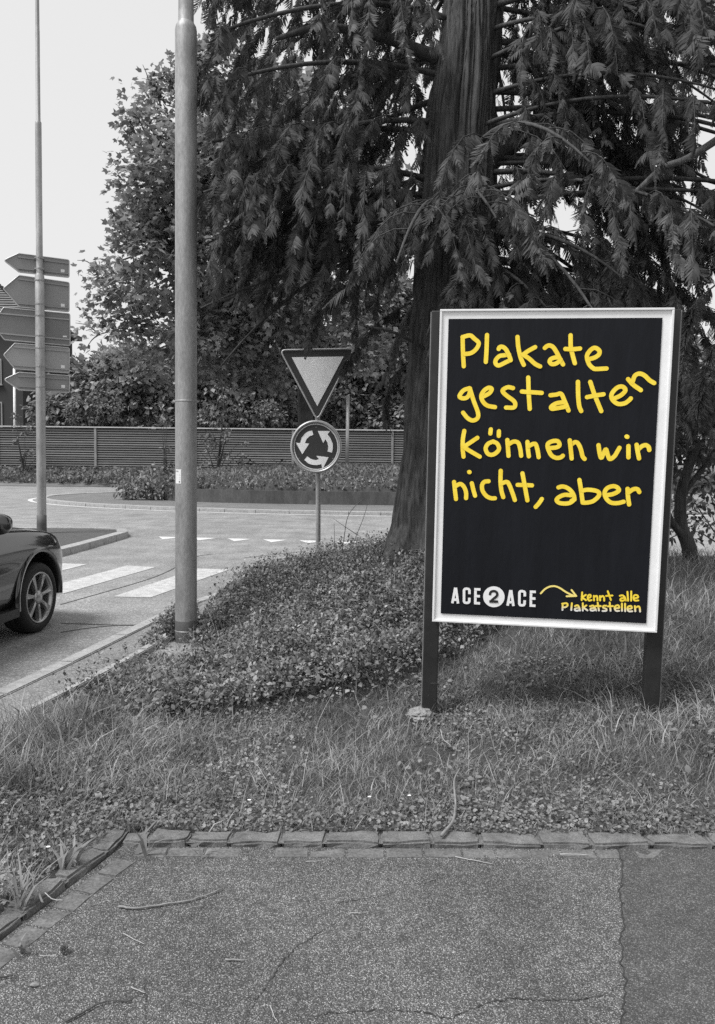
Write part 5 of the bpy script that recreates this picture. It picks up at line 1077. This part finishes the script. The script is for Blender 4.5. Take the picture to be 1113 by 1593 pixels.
twig('long pale straw just below the kerb left of the patch joint', [(709, 1334), (740, 1340), (767, 1345)], .0022, M_TWIGP)
twig('thin pale straw in the middle of the asphalt', [(544, 1421), (564, 1421)], .0015, M_TWIGP)
twig('pale straw at the bottom edge of the asphalt left of the middle', [(421, 1566), (426, 1580), (432, 1591)], .0018, M_TWIGP)
twig('pale straw close under the kerb in the middle', [(476, 1341), (503, 1340)], .0015, M_TWIGP)
twig('flat pale straw lying in the gutter before the patch joint', [(872, 1330), (918, 1331)], .0028, M_TWIGP, .024)
twig('curved pale root hanging over the left kerb', [(70, 1390), (82, 1400), (98, 1402)], .002, M_TWIGP, .085)
o = lump('bark_piece', gp(53, 1532, .02), (.016, .008, .006), M_TWIG, 9, n=2); tag(o, 'small flat piece of bark on the asphalt at the lower left', 'bark')
# little cone
c = gp(100, 1477, .028); b = MB(); rr_c = np.random.default_rng(2)
for k_ in range(5):
    for q in range(7):
        a = q*2*math.pi/7+k_*.45; e = (k_-2)*.35; rr0 = .011*math.cos(e); dv = np.array([math.cos(a), math.sin(a), 0]); p_ = c+dv*rr0+np.array([0, 0, .013*math.sin(e)]); s_ = np.array([-dv[1], dv[0], 0])*.0045
        b.add([p_-s_, p_+s_, p_+dv*.005+np.array([0, 0, .003]), p_-dv*.004-np.array([0, 0, .002])], [[0, 1, 2], [0, 2, 3], [1, 3, 2], [0, 3, 1]])
tag(b.build('fallen_cone', M_TWIGD, at0=c), 'tiny dark cone on the asphalt at the lower left', 'cone')
# dead branch lying on the grass
def gtwig(name, label, P, r0_, mat, cat='branch', grp=None):
    Q = []
    for x, y, dz in P:
        g_ = gp(x, y, .1)
        for _ in range(6): g_ = gp(x, y, float(hz(g_[0], g_[1]))+dz)
        Q.append(g_)
    L = smoothline(np.array(Q), 6); b = MB(); b.tube(L, np.linspace(r0_, r0_*.4, len(L)), 6); o = b.build(name, mat, None, True, at0=L[0]); tag(o, label, cat, grp)
gtwig('dead_branch', 'bent pale dead branch lying on the grass left below the board', [(687, 1300, .03), (705, 1277, .04), (709, 1250, .06), (707, 1215, .07), (716, 1195, .08)], .008, M_TWIG)
gtwig('dead_branch', 'thin dry stalk arching in the grass by the left post', [(686, 1135, .06), (690, 1150, .07), (702, 1160, .06)], .003, M_TWIGP)
gtwig('dead_branch', 'short pale stick standing in the grass below the left post', [(656, 1236, .0), (655, 1222, .04), (655, 1208, .09)], .004, M_TWIGP)
def stick(label, P, Y, r0_):
    Q = np.array([at(x, y, Y) for x, y in P]); b = MB(); limb(b, Q, r0_, r0_*.4, 6, 6); tag(b.build('dry_stem', M_TWIG, None, True, at0=Q[0]), label, 'stem', 'dry stems on the crest of the bank')
stick('left dry stem on the bank crest beside the sign pole', [(522, 885), (521, 850), (520, 812)], 8.4, .006)
stick('tall dry stem crossing the others on the bank crest', [(528, 880), (535, 840), (541, 805), (555, 785), (568, 775)], 8.4, .007)
stick('rightmost dry stem leaning towards the conifer trunk', [(538, 880), (552, 840), (566, 805), (573, 780)], 8.3, .006)
stick('slanting dry stem lying across the upright ones', [(556, 832), (535, 818), (518, 806)], 8.35, .005)
# daisies
for i, (x, y, lab) in enumerate([(125, 1120, 'white daisy by the ground cover at the left'), (575, 1240, 'white daisy in the grass below the left post'), (637, 1238, 'white daisy beside the short pale stick'), (388, 1245, 'white daisy in the grass left of the middle'), (75, 1318, 'white daisy near the left kerb')]):
    g_ = gp(x, y, .1)
    for _ in range(6): g_ = gp(x, y, float(hz(g_[0], g_[1]))+.07)
    d_ = thing('daisy', g_-[0, 0, .07], lab, 'flower', 'daisies in the grass'); b = MB()
    for k_ in range(9):
        a = k_*2*math.pi/9; e = np.array([math.cos(a), math.sin(a)*.8, .25]); s_ = np.array([-math.sin(a), math.cos(a), 0])*.003; b.add([g_, g_+e*.005-s_, g_+e*.010, g_+e*.005+s_], [[0, 1, 2, 3]])
    b.build('petals', M_DAISY, d_); MB().tube([g_-[0, 0, .07], g_-[0, 0, .001]], .0012, 5).build('stem', M_WEED, d_)
